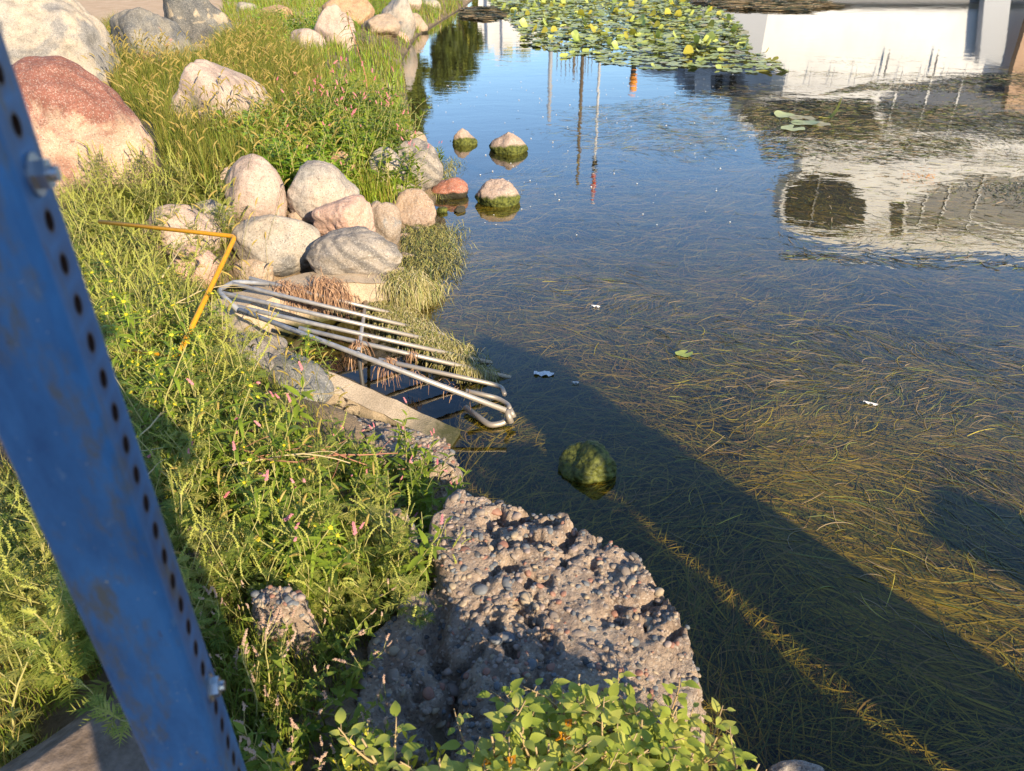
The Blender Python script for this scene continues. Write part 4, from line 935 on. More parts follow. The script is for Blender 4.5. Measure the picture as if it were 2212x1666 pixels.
def smartweed(seed, h=.40, sps=pink_sp, leafL=.085, n_sp=3, wl_=.24, lm=None, sm=None):
    r = random.Random(seed); st, fo = MB(), MB(); sp = []
    for s_ in range(r.choice((2, 3, 3))):
        P = wander(r, (r.gauss(0, .02), r.gauss(0, .02), -.02), (r.gauss(0, .45), r.gauss(0, .45), 1), h * r.uniform(.7, 1.1), 7, .12)
        st.tube(P, .003, .0012, n=5)
        for i in range(17):
            t = .1 + .88 * i / 17; q, dd = along(P, t); a = i * 2.4 + r.random() * .5; o = Vector((math.cos(a), math.sin(a), r.uniform(.2, .9)))
            L = leafL * (1.25 - .6 * t) * r.uniform(.7, 1.25); fo.leaf(q, o, (0, 0, 1), L, L * wl_, droop=r.uniform(.1, .5), seg=4, fold=.3)
        for i in range(n_sp):
            q, dd = along(P, 1 - .12 * i); a = r.uniform(0, 6.28); B = wander(r, q, (math.cos(a) * .5, math.sin(a) * .5, 1), .045, 3, .08); st.tube(B, .0012, .0008, n=3)
            if i < n_sp and r.random() < .8: sp.append((r.choice(sps), B[-1], B[-1] - B[-2], r.uniform(.7, 1.15), 0))
    return plant('smartweed_plant', st, fo, [sm or g_stem], [lm or g_smart], sp)
def broadleaf(seed, h=.28):
    r = random.Random(seed); st, fo = MB(), MB()
    for s_ in range(4):
        P = wander(r, (0, 0, -.02), (r.gauss(0, .5), r.gauss(0, .5), 1), h * r.uniform(.7, 1.1), 6, .12); st.tube(P, .003, .0015, n=5)
        for i in range(12):
            t = .15 + .84 * i / 12; q, dd = along(P, t); a = (i // 2) * 1.57 + (i % 2) * 3.14; o = Vector((math.cos(a), math.sin(a), r.uniform(.2, .7)))
            L = .075 * (1.2 - .5 * t) * r.uniform(.7, 1.2); fo.leaf(q, o, (0, 0, 1), L, L * .58, droop=r.uniform(.2, .6), seg=4, fold=.2, shape='ovate')
    return plant('leafy_weed', st, fo, [g_stem], [g_broad])
def bidens_flower():
    mb = MB()
    for k in range(8): a = k * .785; mb.leaf((0, 0, 0), (math.cos(a), math.sin(a), .45), (0, 0, 1), .030, .005, droop=.2, seg=2, mi=0)
    for k in range(10): a = k * 2.4; q = .0045 * math.sqrt(k / 10) * 1.3; mb.blob((q * math.cos(a), q * math.sin(a), .004), .0028, mi=1)
    return mb.data('flower_head', [g_bid, g_yel])
bfl = bidens_flower()
def bidens(seed, h=.5):
    r = random.Random(seed); st, fo = MB(), MB(); sp = []
    P = wander(r, (0, 0, -.02), (r.gauss(0, .3), r.gauss(0, .3), 1), h, 8, .08); st.tube(P, .004, .002, n=5)
    for i in range(8):
        t = .15 + .82 * i / 8; q, dd = along(P, t); a0 = i * 1.57 + .3
        for s_ in (0, 3.14):
            a = a0 + s_ + r.gauss(0, .2); o = Vector((math.cos(a), math.sin(a), r.uniform(.2, .6)))
            if i % 2 and i < 7:
                B = wander(r, q, (o.x, o.y, 1.0), h * .28, 4, .08); st.tube(B, .0016, .001, n=4)
                for k in range(5):
                    qq, _ = along(B, .3 + .15 * k); aa = k * 1.57 + r.random(); L = .08 * r.uniform(.6, 1.1); fo.leaf(qq, (math.cos(aa), math.sin(aa), .4), (0, 0, 1), L, L * .13, droop=.4, seg=3, fold=.4)
                sp.append((bfl, B[-1], B[-1] - B[-2], r.uniform(.7, 1.1), 0))
            L = .14 * (1.1 - .5 * t) * r.uniform(.8, 1.2); fo.leaf(q, o, (0, 0, 1), L, L * .15, droop=r.uniform(.3, .7), seg=5, fold=.35)
    sp.append((bfl, P[-1], P[-1] - P[-2], 1.2, 0))
    return plant('beggarticks_plant', st, fo, [g_stem], [g_bid], sp, 'flower_head')
def jewel_flower():
    mb = MB()
    for k, (a, t_) in enumerate(((0, .5), (1.6, .1), (3.1, .6), (4.7, .1))): mb.leaf((0, 0, 0), (math.cos(a), math.sin(a), t_), (0, 0, 1), .014, .012, droop=.3, seg=3, shape='ovate', fold=.1)
    mb.tube([(0, 0, 0), (.006, 0, -.007), (.010, 0, -.016), (.004, 0, -.022)], .005, .001, n=7); return mb.data('orange_flower', [g_or], True)
jfl = jewel_flower()
def jewelweed(seed, h=.42, fl=1):
    r = random.Random(seed); st, fo = MB(), MB(); sp = []
    P = wander(r, (0, 0, -.03), (r.gauss(0, .25), r.gauss(0, .25), 1), h, 7, .10); st.tube(P, .0055, .0022, n=7)
    tips = [P]
    for i in range(7):
        q, dd = along(P, .25 + .7 * i / 7); a = i * 2.4 + r.random() * .6; B = wander(r, q, (math.cos(a) * .9, math.sin(a) * .9, .9), h * r.uniform(.25, .42), 5, .12); st.tube(B, .003, .0013, n=5); tips.append(B)
    for B in tips:
        for i in range(9):
            t = .25 + .74 * i / 9; q, dd = along(B, t); a = i * 2.4 + r.random(); o = Vector((math.cos(a), math.sin(a), r.uniform(.1, .7))); L = r.uniform(.028, .052) * (1.15 - .35 * t)
            pet = q + o.normalized() * .014; st.tube([q, pet], .0009, n=3, cap=False); fo.leaf(pet, o, (0, 0, 1), L, L * .56, droop=r.uniform(.1, .55), seg=5, fold=r.uniform(.05, .3), shape='ovate')
    for k in range(fl): B = r.choice(tips[1:]); sp.append((jfl, B[-1] + Vector((0, 0, -.005)), Vector((r.gauss(0, .4), r.gauss(0, .4), 1)), .85, r.uniform(0, 6)))
    return plant('jewelweed_plant', st, fo, [g_jstem], [g_jew], sp, 'orange_flower')
def golden(seed, h=.30):
    r = random.Random(seed); st, fo = MB(), MB()
    for s_ in range(4):
        P = wander(r, (0, 0, -.02), (r.gauss(0, .35), r.gauss(0, .35), 1), h * r.uniform(.8, 1.1), 6, .08); st.tube(P, .003, .0015, n=5)
        for i in range(26):
            t = .1 + .9 * i / 26; q, dd = along(P, t); a = i * 2.4; o = Vector((math.cos(a), math.sin(a), .6 + t)); L = .04 * (1.2 - .6 * t) * r.uniform(.8, 1.2); fo.leaf(q, o, (0, 0, 1), L, L * .35, droop=.2, seg=3, shape='ovate', mi=1 if t > .8 and r.random() < .6 else 0)
    return plant('golden_shoot_plant', st, fo, [g_stem], [g_gold, g_yel])

def zone(px_poly, z): return [tuple(at(x, y, z)[:2]) for x, y in px_poly]
slab_zone = [zone(slab_poly, .42)]
block = [zone([(500, 660), (520, 700), (650, 780), (985, 925), (1130, 930), (1120, 860), (880, 600), (700, 605), (585, 630)], .25)]
ox = {}
def scatter(protos, px_poly, zc, N, mind, label, group, sc=(.8, 1.15), avoid_rocks=True, rockf=.75, water=.02, dz=0, avoid=None, lean=.12):
    poly = zone(px_poly, zc); A = np.array(poly); lo, hi = A.min(0), A.max(0); pts = []; tries = 0
    while len(pts) < N and tries < N * 60:
        tries += 1; q = rng.uniform(lo, hi)
        if not inpoly(q[:1], q[1:], poly)[0]: continue
        if any(inpoly(q[:1], q[1:], b_)[0] for b_ in (block + slab_zone if avoid is None else avoid)): continue
        if float(sdist(q[:1], q[1:], land)[0]) < water: continue
        if avoid_rocks and any(math.hypot(q[0] - a, q[1] - b_) < rr * rockf for a, b_, rr in ROCKS): continue
        if any(math.hypot(q[0] - a, q[1] - b_) < mind for a, b_ in pts): continue
        pts.append(tuple(q))
    for x, y in pts:
        p = random.choice(protos)
        if p.name not in ox: ox[p.name] = 1; o = p
        else: o = copy_tree(p)
        o.location = (x, y, float(gz(np.array([x]), np.array([y]))[0]) + dz); s_ = random.uniform(*sc); o.scale = (s_, s_, s_ * random.uniform(.9, 1.1)); o.rotation_euler = (random.gauss(0, lean), random.gauss(0, lean), random.uniform(0, 6.28))
        tag(o, label, o.name.split('.')[0].replace('_', ' '), group)
    return len(pts)
rags = [ragweed(100 + i) for i in range(5)]; smts = [smartweed(200 + i, n_sp=(1, 0, 1, 0)[i], leafL=.10) for i in range(4)]; brds = [broadleaf(300 + i) for i in range(3)]
bids = [bidens(400 + i) for i in range(3)]; jews = [jewelweed(500 + i, h=.46, fl=(1, 0, 0, 1)[i]) for i in range(4)]; golds = [golden(600 + i) for i in range(2)]
lows = [smartweed(700 + i, h=.24, sps=buff_sp, leafL=.045, n_sp=3, wl_=.34, lm=leaf_mat('small_leaf%d' % i if 0 else 'small_leaf', (.07, .12, .015), (.20, .24, .03), trans=.3)) for i in range(3)]
scatter(rags, [(120, 400), (330, 350), (470, 370), (470, 430), (330, 440), (250, 520), (150, 480)], .75, 60, .11, 'feathery ragweed plant between the red topped boulder and the yellow rail', 'ragweed behind the yellow rail')
scatter(rags, [(170, 500), (330, 540), (430, 620), (480, 700), (500, 800), (420, 900), (300, 900), (230, 700)], .75, 75, .095, 'feathery ragweed plant between the blue post and the yellow rail', 'ragweed between the post and the rail')
scatter(rags, [(290, 880), (420, 860), (620, 900), (720, 980), (920, 1060), (900, 1130), (800, 1190), (640, 1220), (420, 1240), (350, 1100)], .72, 60, .095, 'ragweed plant with yellow green spikes in front of the concrete chunk', 'ragweed in front of the concrete chunks', sc=(.7, 1.05))
scatter(rags, [(-40, 980), (60, 1020), (180, 1240), (200, 1330), (80, 1360), (-60, 1340)], .8, 22, .08, 'ragweed plant in the shade left of the blue post', 'ragweed left of the post')
scatter(rags, [(-60, 1480), (60, 1500), (60, 1700), (-60, 1700)], .8, 4, .08, 'sunlit ragweed plant at the lower left corner', 'ragweed at the lower left corner')
scatter(smts, [(690, 190), (860, 170), (900, 260), (890, 310), (700, 320), (640, 250)], .72, 95, .10, 'smartweed plant with pink spikes on the bank above the pond', 'pink smartweed on the bank', sc=(1.1, 1.6), rockf=.55)
scatter(brds, [(500, 230), (700, 220), (760, 300), (700, 345), (560, 330), (470, 290)], .72, 85, .09, 'bright green broad leaved weed above the egg shaped boulder', 'broad leaved weeds on the bank', sc=(1.1, 1.7), rockf=.6)
scatter(brds, [(560, 20), (680, 10), (680, 60), (600, 90), (560, 60)], .8, 22, .4, 'bright green weed around the flat orange rock', 'weeds around the orange rock', sc=(1.2, 2.0), rockf=.8)
scatter(brds, [(820, 0), (850, 0), (840, 30), (815, 30)], .6, 4, .2, 'green weed between the far boulders', 'weeds between the far boulders', sc=(1.2, 1.8), rockf=.3)
scatter(bids, [(190, 520), (330, 560), (460, 700), (440, 850), (560, 900), (640, 1000), (800, 1040), (740, 1080), (500, 1000), (280, 860)], .85, 60, .12, 'tall narrow leaved beggarticks with small yellow flowers among the ragweed', 'beggarticks among the ragweed', rockf=.3, sc=(.75, 1.05))
scatter(bids, [(600, 760), (690, 730), (740, 770), (700, 800)], .40, 4, .1, 'narrow leaved beggarticks leaning over the long edge bar of the grate', 'beggarticks over the grate', rockf=0, sc=(.5, .6), avoid=[], water=-.3, dz=.1)
scatter(smts, [(700, 940), (860, 930), (980, 990), (960, 1040), (760, 1010)], .45, 26, .07, 'smartweed plant with thin pink spikes beside the crumbling concrete chunk', 'smartweed by the crumbling chunk', rockf=.2, sc=(.55, .9), water=0.0)
scatter(smts, [(560, 830), (700, 900), (880, 1010), (900, 1100), (700, 1120), (430, 1060), (400, 900)], .72, 34, .12, 'broad leaved smartweed among the ragweed below the culvert wall', 'smartweed below the culvert wall', rockf=.2, sc=(.8, 1.1))
scatter(lows, [(480, 1330), (700, 1340), (740, 1420), (760, 1560), (900, 1650), (900, 1700), (520, 1700), (470, 1450)], .66, 75, .075, 'low smartweed with buff seed spikes below the small concrete chunk', 'low smartweed at the bottom', rockf=.3, avoid=[], sc=(.75, 1.2), lean=.3)
scatter(lows, [(420, 1230), (520, 1180), (720, 1180), (760, 1240), (720, 1400), (600, 1380), (470, 1380)], .66, 40, .09, 'low smartweed with buff seed spikes around the small concrete chunk', 'low smartweed round the chunk', rockf=.5, sc=(.6, 1.0), lean=.3)
scatter(golds, [(600, 1590), (850, 1560), (900, 1680), (560, 1690)], .85, 34, .045, 'golden green leafy shoots at the bottom edge', 'golden shoots at the bottom edge', rockf=0, avoid=[], sc=(1.0, 1.4))
scatter(jews, [(960, 1540), (1080, 1480), (1250, 1420), (1400, 1400), (1560, 1500), (1620, 1600), (1600, 1800), (920, 1800)], .90, 84, .038, 'jewelweed plant with oval leaves spilling over the broken slab', 'jewelweed over the slab', rockf=0, avoid=[], water=-.8, sc=(.85, 1.1), dz=0.0)
scatter(brds, [(595, 585), (625, 585), (625, 600), (595, 600)], .35, 2, .05, 'tiny green sprout under the striped boulder', 'sprouts under the striped boulder', rockf=0, avoid=[], sc=(.3, .4))
p = smartweed(233, h=.42); p.location = at(795, 400, .18); tag(p, 'lone smartweed with bright pink spikes between the boulders at the shore', 'smartweed plant'); p.scale = (.95,) * 3
p = smartweed(234, h=.22, n_sp=1); p.location = at(950, 348, .0); tag(p, 'small pink smartweed growing out of the pond by the angular block', 'smartweed plant')
# tall leaning reddish stalk
r = random.Random(5); st, fo = MB(), MB(); q0 = Vector(at(795, 215, .45)); q1 = Vector(at_y(752, 20, q0.y - .1)); P = [q0.lerp(q1, t) + Vector((.03 * math.sin(t * 5), 0, 0)) for t in np.linspace(0, 1, 12)]
st.tube(P, .011, .004, n=6)
for i in range(46):
    t = .25 + .75 * i / 46; q, dd = along(P, t); a = i * 2.4; L = r.uniform(.12, .22); fo.leaf(q, (math.cos(a), math.sin(a), .3), (0, 0, 1), L, L * .12, droop=.7, seg=4, fold=.3)
tag(plant('tall_weed_stalk', st, fo, [g_red], [g_bid]), 'tall weed with a thick reddish stalk standing above the pink smartweed', 'weed')

# grass, thousands of blades: one mass
def grass(name, px_poly, zc, N, hh, wd_, mats, label, lean=.35, rockf=.8, mprob=None, dens=None, avoid=None):
    poly = zone(px_poly, zc); A = np.array(poly); lo, hi = A.min(0), A.max(0); out = []; tot = 0
    av = block + slab_zone if avoid is None else avoid
    for _ in range(60):
        q = rng.uniform(lo, hi, (N * 2, 2)); k = inpoly(q[:, 0], q[:, 1], poly) & (sdist(q[:, 0], q[:, 1], land) > .02)
        for b_ in av: k &= ~inpoly(q[:, 0], q[:, 1], b_)
        for a, b_, rr in ROCKS: k &= np.hypot(q[:, 0] - a, q[:, 1] - b_) > rr * rockf
        k &= rng.random(len(q)) < np.clip(.35 + 1.3 * fbm(q[:, 0] * 2.5, q[:, 1] * 2.5, 3, 3) + .25, .05, 1)
        out.append(q[k]); tot += k.sum()
        if tot > N: break
    xy = np.concatenate(out)[:N]; N = len(xy); h_ = rng.uniform(*hh, N) * (1 + .35 * fbm(xy[:, 0] * 1.5, xy[:, 1] * 1.5, 1, 2)); a = rng.uniform(0, 6.28, N); ln_ = np.abs(rng.normal(0, lean, N)) + .08; seg = 4
    t = np.linspace(0, 1, seg + 1)[None]; z0 = gz(xy[:, 0], xy[:, 1]) - .01
    px = xy[:, :1] + np.cos(a)[:, None] * h_[:, None] * ln_[:, None] * t ** 2; py = xy[:, 1:] + np.sin(a)[:, None] * h_[:, None] * ln_[:, None] * t ** 2
    pz = z0[:, None] + h_[:, None] * (t - .35 * ln_[:, None] * t ** 2.5)
    b = a + np.pi / 2 + rng.normal(0, .5, N); hw = rng.uniform(*wd_, N)[:, None] * .5 * (1 - t ** 2 * .93)
    ax_ = np.cos(b)[:, None] * hw; ay_ = np.sin(b)[:, None] * hw
    V = np.stack([np.stack([px - ax_, py - ay_, pz], -1), np.stack([px + ax_, py + ay_, pz], -1)], 2).reshape(-1, 3)
    bb = (np.arange(N) * 2 * (seg + 1))[:, None] + 2 * np.arange(seg)[None]; F = np.stack([bb, bb + 1, bb + 3, bb + 2], -1).reshape(-1, 4)
    mi = np.repeat(rng.choice(len(mats), N, p=mprob), seg)
    return tag(link(name, npmesh(name, V, F, mats, mi, smooth=False)), label, 'grass', kind='stuff')
fz = [(250, 200), (330, 250), (350, 350), (480, 380), (600, 300), (700, 290), (700, 130), (620, 95), (590, 40), (500, 70), (430, 130), (250, 60), (200, 90)]
grass('foxtail_grass', fz, .70, 42000, (.10, .48), (.004, .009), [g_gr, g_smart], 'dense foxtail grass among the big boulders', mprob=[.8, .2])
grass('bank_grass', [(560, 260), (800, 130), (880, 180), (900, 300), (860, 350), (620, 360), (480, 380)], .6, 11000, (.12, .34), (.004, .009), [g_gr, g_smart, g_broad], 'lush grass filling the bank above the boulders', mprob=[.3, .35, .35], rockf=.6)
grass('far_grass', [(480, 60), (480, -30), (1000, -30), (930, 40), (885, 120), (880, 190), (700, 160), (600, 130), (480, 120)], .7, 20000, (.08, .34), (.008, .02), [g_gr, g_smart, g_broad], 'green grass around the far boulders', mprob=[.5, .3, .2], rockf=1.05)
grass('low_grass', [(120, 380), (480, 380), (520, 700), (900, 900), (980, 1040), (850, 1180), (740, 1300), (740, 1500), (900, 1700), (500, 1740), (330, 1240), (200, 700)], .62, 30000, (.03, .15), (.002, .005), [g_gr, g_smart, g_rag], 'low grass and seedlings under the ragweed', mprob=[.45, .25, .3], rockf=.6)
grass('low_grass', [(-80, 950), (80, 1000), (220, 1350), (60, 1480), (0, 1760), (-80, 1760)], .62, 4500, (.03, .14), (.002, .005), [g_gr, g_smart, g_rag], 'low grass left of the blue post', mprob=[.45, .25, .3], rockf=.6)
def foxtails(px_poly, zc, N, hh, sc, label, rockf=.7, avoid=None):
    poly = zone(px_poly, zc); A = np.array(poly); lo, hi = A.min(0), A.max(0); mb = MB(); k = 0; av = block + slab_zone if avoid is None else avoid
    while k < N:
        q = rng.uniform(lo, hi)
        if not inpoly(q[:1], q[1:], poly)[0] or any(inpoly(q[:1], q[1:], b_)[0] for b_ in av) or any(math.hypot(q[0] - a, q[1] - b_) < rr * rockf for a, b_, rr in ROCKS): k += .02; continue
        k = int(k) + 1; h_ = random.uniform(*hh); a = random.uniform(0, 6.28); P = [Vector((q[0], q[1], float(gz(q[:1], q[1:])[0])))]; d = Vector((.12 * math.cos(a), .12 * math.sin(a), 1)).normalized()
        for i in range(5): P.append(P[-1] + d * h_ / 5); d = (d + Vector((.10 * math.cos(a), .10 * math.sin(a), 0))).normalized()
        mb.tube(P, .0013 * sc, .0009 * sc, n=3, cap=False)
        Q = [P[-1]]; L = random.uniform(.045, .075) * sc
        for i in range(5): Q.append(Q[-1] + d * L / 5); d = (d + Vector((.16 * math.cos(a), .16 * math.sin(a), -.08))).normalized()
        for i in range(5): rr = (.0032, .0052, .0055, .005, .0035)[i] * sc; mb.tube([Q[i] - (Q[i + 1] - Q[i]) * .15, Q[i + 1]], rr, rr * .82, n=5, mi=1)
        for i in range(14):
            qq, dd = along(Q, random.random()); o = dd.orthogonal().normalized(); o.rotate(Matrix.Rotation(random.uniform(0, 6.28), 3, dd)); mb.leaf(qq, o + dd * .8, (0, 0, 1), .011 * sc, .0012 * sc, seg=1, droop=0, mi=1)
    return tag(mb.build('foxtail_heads', [g_gr, g_fox]), label, 'foxtails', kind='stuff')
foxtails(fz, .95, 1100, (.35, .62), 1.25, 'ripe foxtail seed heads standing among the big boulders')
foxtails([(400, 470), (560, 470), (620, 560), (520, 640), (420, 640)], .6, 22, (.4, .6), 1.1, 'foxtail heads beside the yellow rail', rockf=0)
foxtails([(460, 700), (620, 720), (760, 870), (700, 950), (480, 900)], .5, 70, (.18, .34), .8, 'short yellow foxtail heads in front of the grate', rockf=0, avoid=[])
foxtails([(300, 880), (600, 900), (880, 1060), (700, 1180), (420, 1150)], .7, 40, (.2, .4), .8, 'yellow foxtail heads among the ragweed', rockf=0)

# ------------------------------------------------------------ what the pond mirrors: far bank, boat, poles
m_white_p = plain('white_paint', (.72, .71, .70), .45, c2=(.56, .55, .55), scale=.35); m_grey_p = plain('grey_paint', (.16, .16, .17), .5)
m_glass = plain('tinted_glass', (.012, .013, .015), .12); m_navy = plain('navy_paint', (.035, .05, .09), .4); m_wood = plain('varnished_wood', (.42, .26, .16), .5, c2=(.30, .18, .11), scale=2)
m_bark = plain('bark', (.12, .09, .06), .9, c2=(.20, .15, .10), scale=6); m_orange = plain('orange_paint', (.85, .32, .04), .5); m_red = plain('red_paint', (.6, .05, .03), .5); m_blk = plain('black_paint', (.02, .02, .02), .5); m_gpole = plain('grey_pole', (.36, .37, .40), .5)
D = 45
def mp_(L_): return [mirror_at(x, y, D) for x, y in L_]
boat = empty('moored_boat', (20, D, 0), label='large white moored cabin boat with dark windows mirrored at the right of the pond', cat='boat')
def bpart(name, px, a, b_, m):
    P_ = [(x - 20, z) for x, z in mp_(px)]; mb = MB(); mb.prism(P_, a, b_); return mb.build(name, m, boat)
X0 = mirror_at(1500, 20, D)[0]
mb = MB(); mb.prism([(X0 - 20 + .4, -.3), (30, -.3), (30, .75), (X0 - 20, .75)], -.06, 5); mb.build('boot_stripe', m_grey_p, boat)
bpart('shaded_bow', [(1500, 21), (1530, 60), (1590, 110), (1640, 135), (1660, 21)], -.05, 4.8, m_gpole)  # grey paint stands in for shade on the curved end of the white hull
bpart('hull', [(1640, 21), (1630, 60), (1620, 110), (1700, 165), (2330, 150), (2330, 21)], 0, 5, m_white_p)
bpart('main_cabin', [(1700, 164), (1690, 200), (1612, 225), (1593, 250), (1605, 275), (1650, 295), (1715, 316), (2330, 330), (2330, 151)], .05, 2.4, m_white_p)
bpart('upper_cabin', [(1716, 317), (1736, 345), (1732, 375), (1700, 400), (1684, 440), (1692, 480), (1730, 510), (1800, 533), (1900, 544), (2330, 560), (2330, 331)], .1, 1.6, m_white_p)
bpart('window', [(1596, 250), (1612, 228), (1700, 207), (1780, 217), (1880, 215), (1905, 290), (1860, 305), (1760, 310), (1650, 292)], -.02, .3, m_glass)
bpart('window', [(1900, 215), (1960, 185), (2060, 165), (2140, 160), (2330, 180), (2330, 290), (2050, 292), (1960, 280), (1915, 270)], -.03, .3, m_navy)
bpart('window', [(1692, 440), (1705, 402), (1760, 372), (1830, 385), (1868, 430), (1870, 490), (1790, 503), (1702, 478)], .02, .4, m_glass)
bpart('window', [(1925, 436), (1952, 442), (1950, 508), (1925, 510)], .02, .4, m_glass)
bpart('window', [(1962, 440), (2050, 402), (2120, 378), (2330, 385), (2330, 505), (2050, 500), (1962, 492)], .02, .4, m_grey_p)
bpart('boarding_tower', [(2110, -8), (2166, -8), (2150, 135), (2098, 135)], -.8, -.3, m_gpole)
bpart('gangway', [(2190, 30), (2240, 30), (2200, 232), (2140, 226), (2160, 130)], -1.4, -1.0, m_wood)
mb = MB()
for i in range(7):
    q = mirror_at(1955 + i * 11, 381, D); s_ = .13; mb.prism([(q[0] - 20 - s_, q[1] - s_), (q[0] - 20 - s_ + .09, q[1] - s_), (q[0] - 20 - s_ + .09, q[1] + s_), (q[0] - 20 - s_, q[1] + s_)], .06, .12)
    if i % 2: mb.prism([(q[0] - 20 - s_ + .09, q[1] + s_ - .08), (q[0] - 20 + s_, q[1] + s_ - .08), (q[0] - 20 + s_, q[1] + s_), (q[0] - 20 - s_ + .09, q[1] + s_)], .06, .12)
mb.build('lettering', m_orange, boat)
for x in (1905, 2010):
    a_, b_ = mirror_at(x, 165, D), mirror_at(x + 10, 115, D); mb = MB(); mb.tube([(a_[0] - 20, -.3, a_[1]), (b_[0] - 20, -.3, b_[1])], .05, n=6); mb.build('flag_staff', m_grey_p, boat)
for (x0, y0, x1, y1) in [(1935, 195, 1940, 288), (2010, 172, 2014, 290), (2080, 165, 2084, 290), (2050, 405, 2056, 500), (2125, 380, 2130, 503), (2000, 425, 2004, 495), (1770, 376, 1775, 502), (1720, 210, 1725, 305)]:
    a_, b_ = mirror_at(x0, y0, D), mirror_at(x1, y1, D); lo_, hi_ = sorted((a_[1], b_[1])); mb = MB(); mb.box((a_[0] - 20, -.07, lo_), (a_[0] - 20 + .09, -.035, hi_)); mb.build('window_bar', m_white_p if x0 > 1900 else m_grey_p, boat)
for k_, yy in enumerate((152, 322)):
    z_ = mirror_at(1800, yy, D)[1]; xa = mirror_at(1700 + 30 * k_, yy, D)[0] - 20; mb = MB(); mb.tube([(xa, -.25, z_ + .9), (28, -.25, z_ + .9)], .03, n=6)
    for q in np.arange(xa, 28, 1.3): mb.tube([(q, -.25, z_ - .1), (q, -.25, z_ + .9)], .022, n=5)
    mb.tube([(xa, -.25, z_ + .45), (28, -.25, z_ + .45)], .018, n=5); mb.build('railing', m_gpole, boat)
# houseboat with white frames
D = 63
def at_mir(name, label, cat, px, d, a, b_, m, extra=()):
    q = mirror_at(*px[0], d); root = empty(name, (q[0], d, 0), label=label, cat=cat); mb = MB(); mb.prism([(mirror_at(x, y, d)[0] - q[0], mirror_at(x, y, d)[1]) for x, y in px], a, b_); mb.build('wall' if cat != 'pole' else 'shaft', m, root)
    for nm, pp_, m_ in extra:
        mb = MB(); mb.prism([(mirror_at(x, y, d)[0] - q[0], mirror_at(x, y, d)[1]) for x, y in pp_], a - .08, a + .3); mb.build(nm, m_, root)
    return root
at_mir('quay_house', 'small grey house with dark windows and a flat roof mirrored below the lily bed', 'house', [(1480, 20), (1470, 150), (1490, 212), (1590, 216), (1690, 205), (1690, 20)], 58, 0, 5, m_grey_p,
       [('window', [(1545, 158), (1560, 158), (1560, 200), (1545, 200)], m_glass), ('window', [(1575, 160), (1590, 160), (1590, 198), (1575, 198)], m_glass), ('wall_panel', [(1500, 160), (1535, 160), (1535, 205), (1500, 205)], m_white_p), ('wall_panel', [(1600, 155), (1680, 155), (1680, 200), (1620, 200)], m_white_p), ('fascia', [(1480, 140), (1690, 140), (1690, 156), (1480, 156)], m_white_p)])
at_mir('quay_kiosk', 'low white kiosk with a slanting roof mirrored left of the quay house', 'kiosk', [(1385, 10), (1390, 158), (1440, 168), (1470, 160), (1470, 10)], 60, 0, 3, m_white_p, [('window', [(1420, 120), (1450, 120), (1450, 150), (1420, 150)], m_glass)])
at_mir('far_building', 'white waterfront building with a small roof turret mirrored at top left of the pond', 'building', [(1034, -20), (1030, 104), (1066, 106), (1070, 124), (1078, 128), (1086, 122), (1088, 106), (1182, 98), (1182, -20)], 75, 0, 8, m_white_p, [('drainpipe', [(1040, 60), (1042, 60), (1042, 100), (1040, 100)], m_grey_p)])
def pole(name, label, px, w_, m, d=63, top=None, bands=()):
    (xb, xt, yt) = px; z = mirror_at(xt, yt, d)[1]; x0 = mirror_at(xb, 110, d)[0]; x1 = mirror_at(xt, yt, d)[0]
    root = empty(name, (x0, d, .5), label=label, cat='pole'); mb = MB(); mb.tube([(0, 0, 0), (x1 - x0, 0, z - .5)], w_, w_ * .75, n=10); mb.build('shaft', m, root, smooth=True)
    for k, (f0, f1, r_, mm_) in enumerate(bands):
        mb = MB(); mb.tube([((x1 - x0) * f0, 0, (z - .5) * f0), ((x1 - x0) * f1, 0, (z - .5) * f1)], w_ * r_, n=10); mb.build('band', mm_, root, smooth=True)
    return root
pole('lamp_post', 'grey lamp post mirrored left of the brown pole', (1190, 1186, 262), .20, m_gpole, bands=[(0, .35, 1.25, m_grey_p)])
pole('utility_pole', 'tall brown wooden pole mirrored in the blue water', (1258, 1247, 402), .17, m_bark)
pole('flag_pole', 'tall white flag pole with a red striped top mirrored in the pond', (1295, 1281, 438), .12, m_white_p, bands=[(.78, .82, 1.8, m_blk), (.86, .92, 1.5, m_red), (.94, .97, 1.5, m_red)])
pole('mooring_pile', 'black mooring pile with an orange cap mirrored under the lily pads', (1364, 1367, 196), .26, m_blk, bands=[(.86, 1.0, 1.1, m_orange)])
pole('utility_pole', 'short brown pole mirrored between the lamp post and the tall brown pole', (1238, 1239, 165), .14, m_bark)
for i, x in enumerate((1203, 1212, 1221, 1230, 1246, 1264, 1270, 1278)):
    o = pole('fence_stake', 'thin stake of the row mirrored behind the poles', (x, x, 150 + (i * 7) % 16), .05, m_grey_p); o['group'] = 'thin stakes mirrored behind the poles'
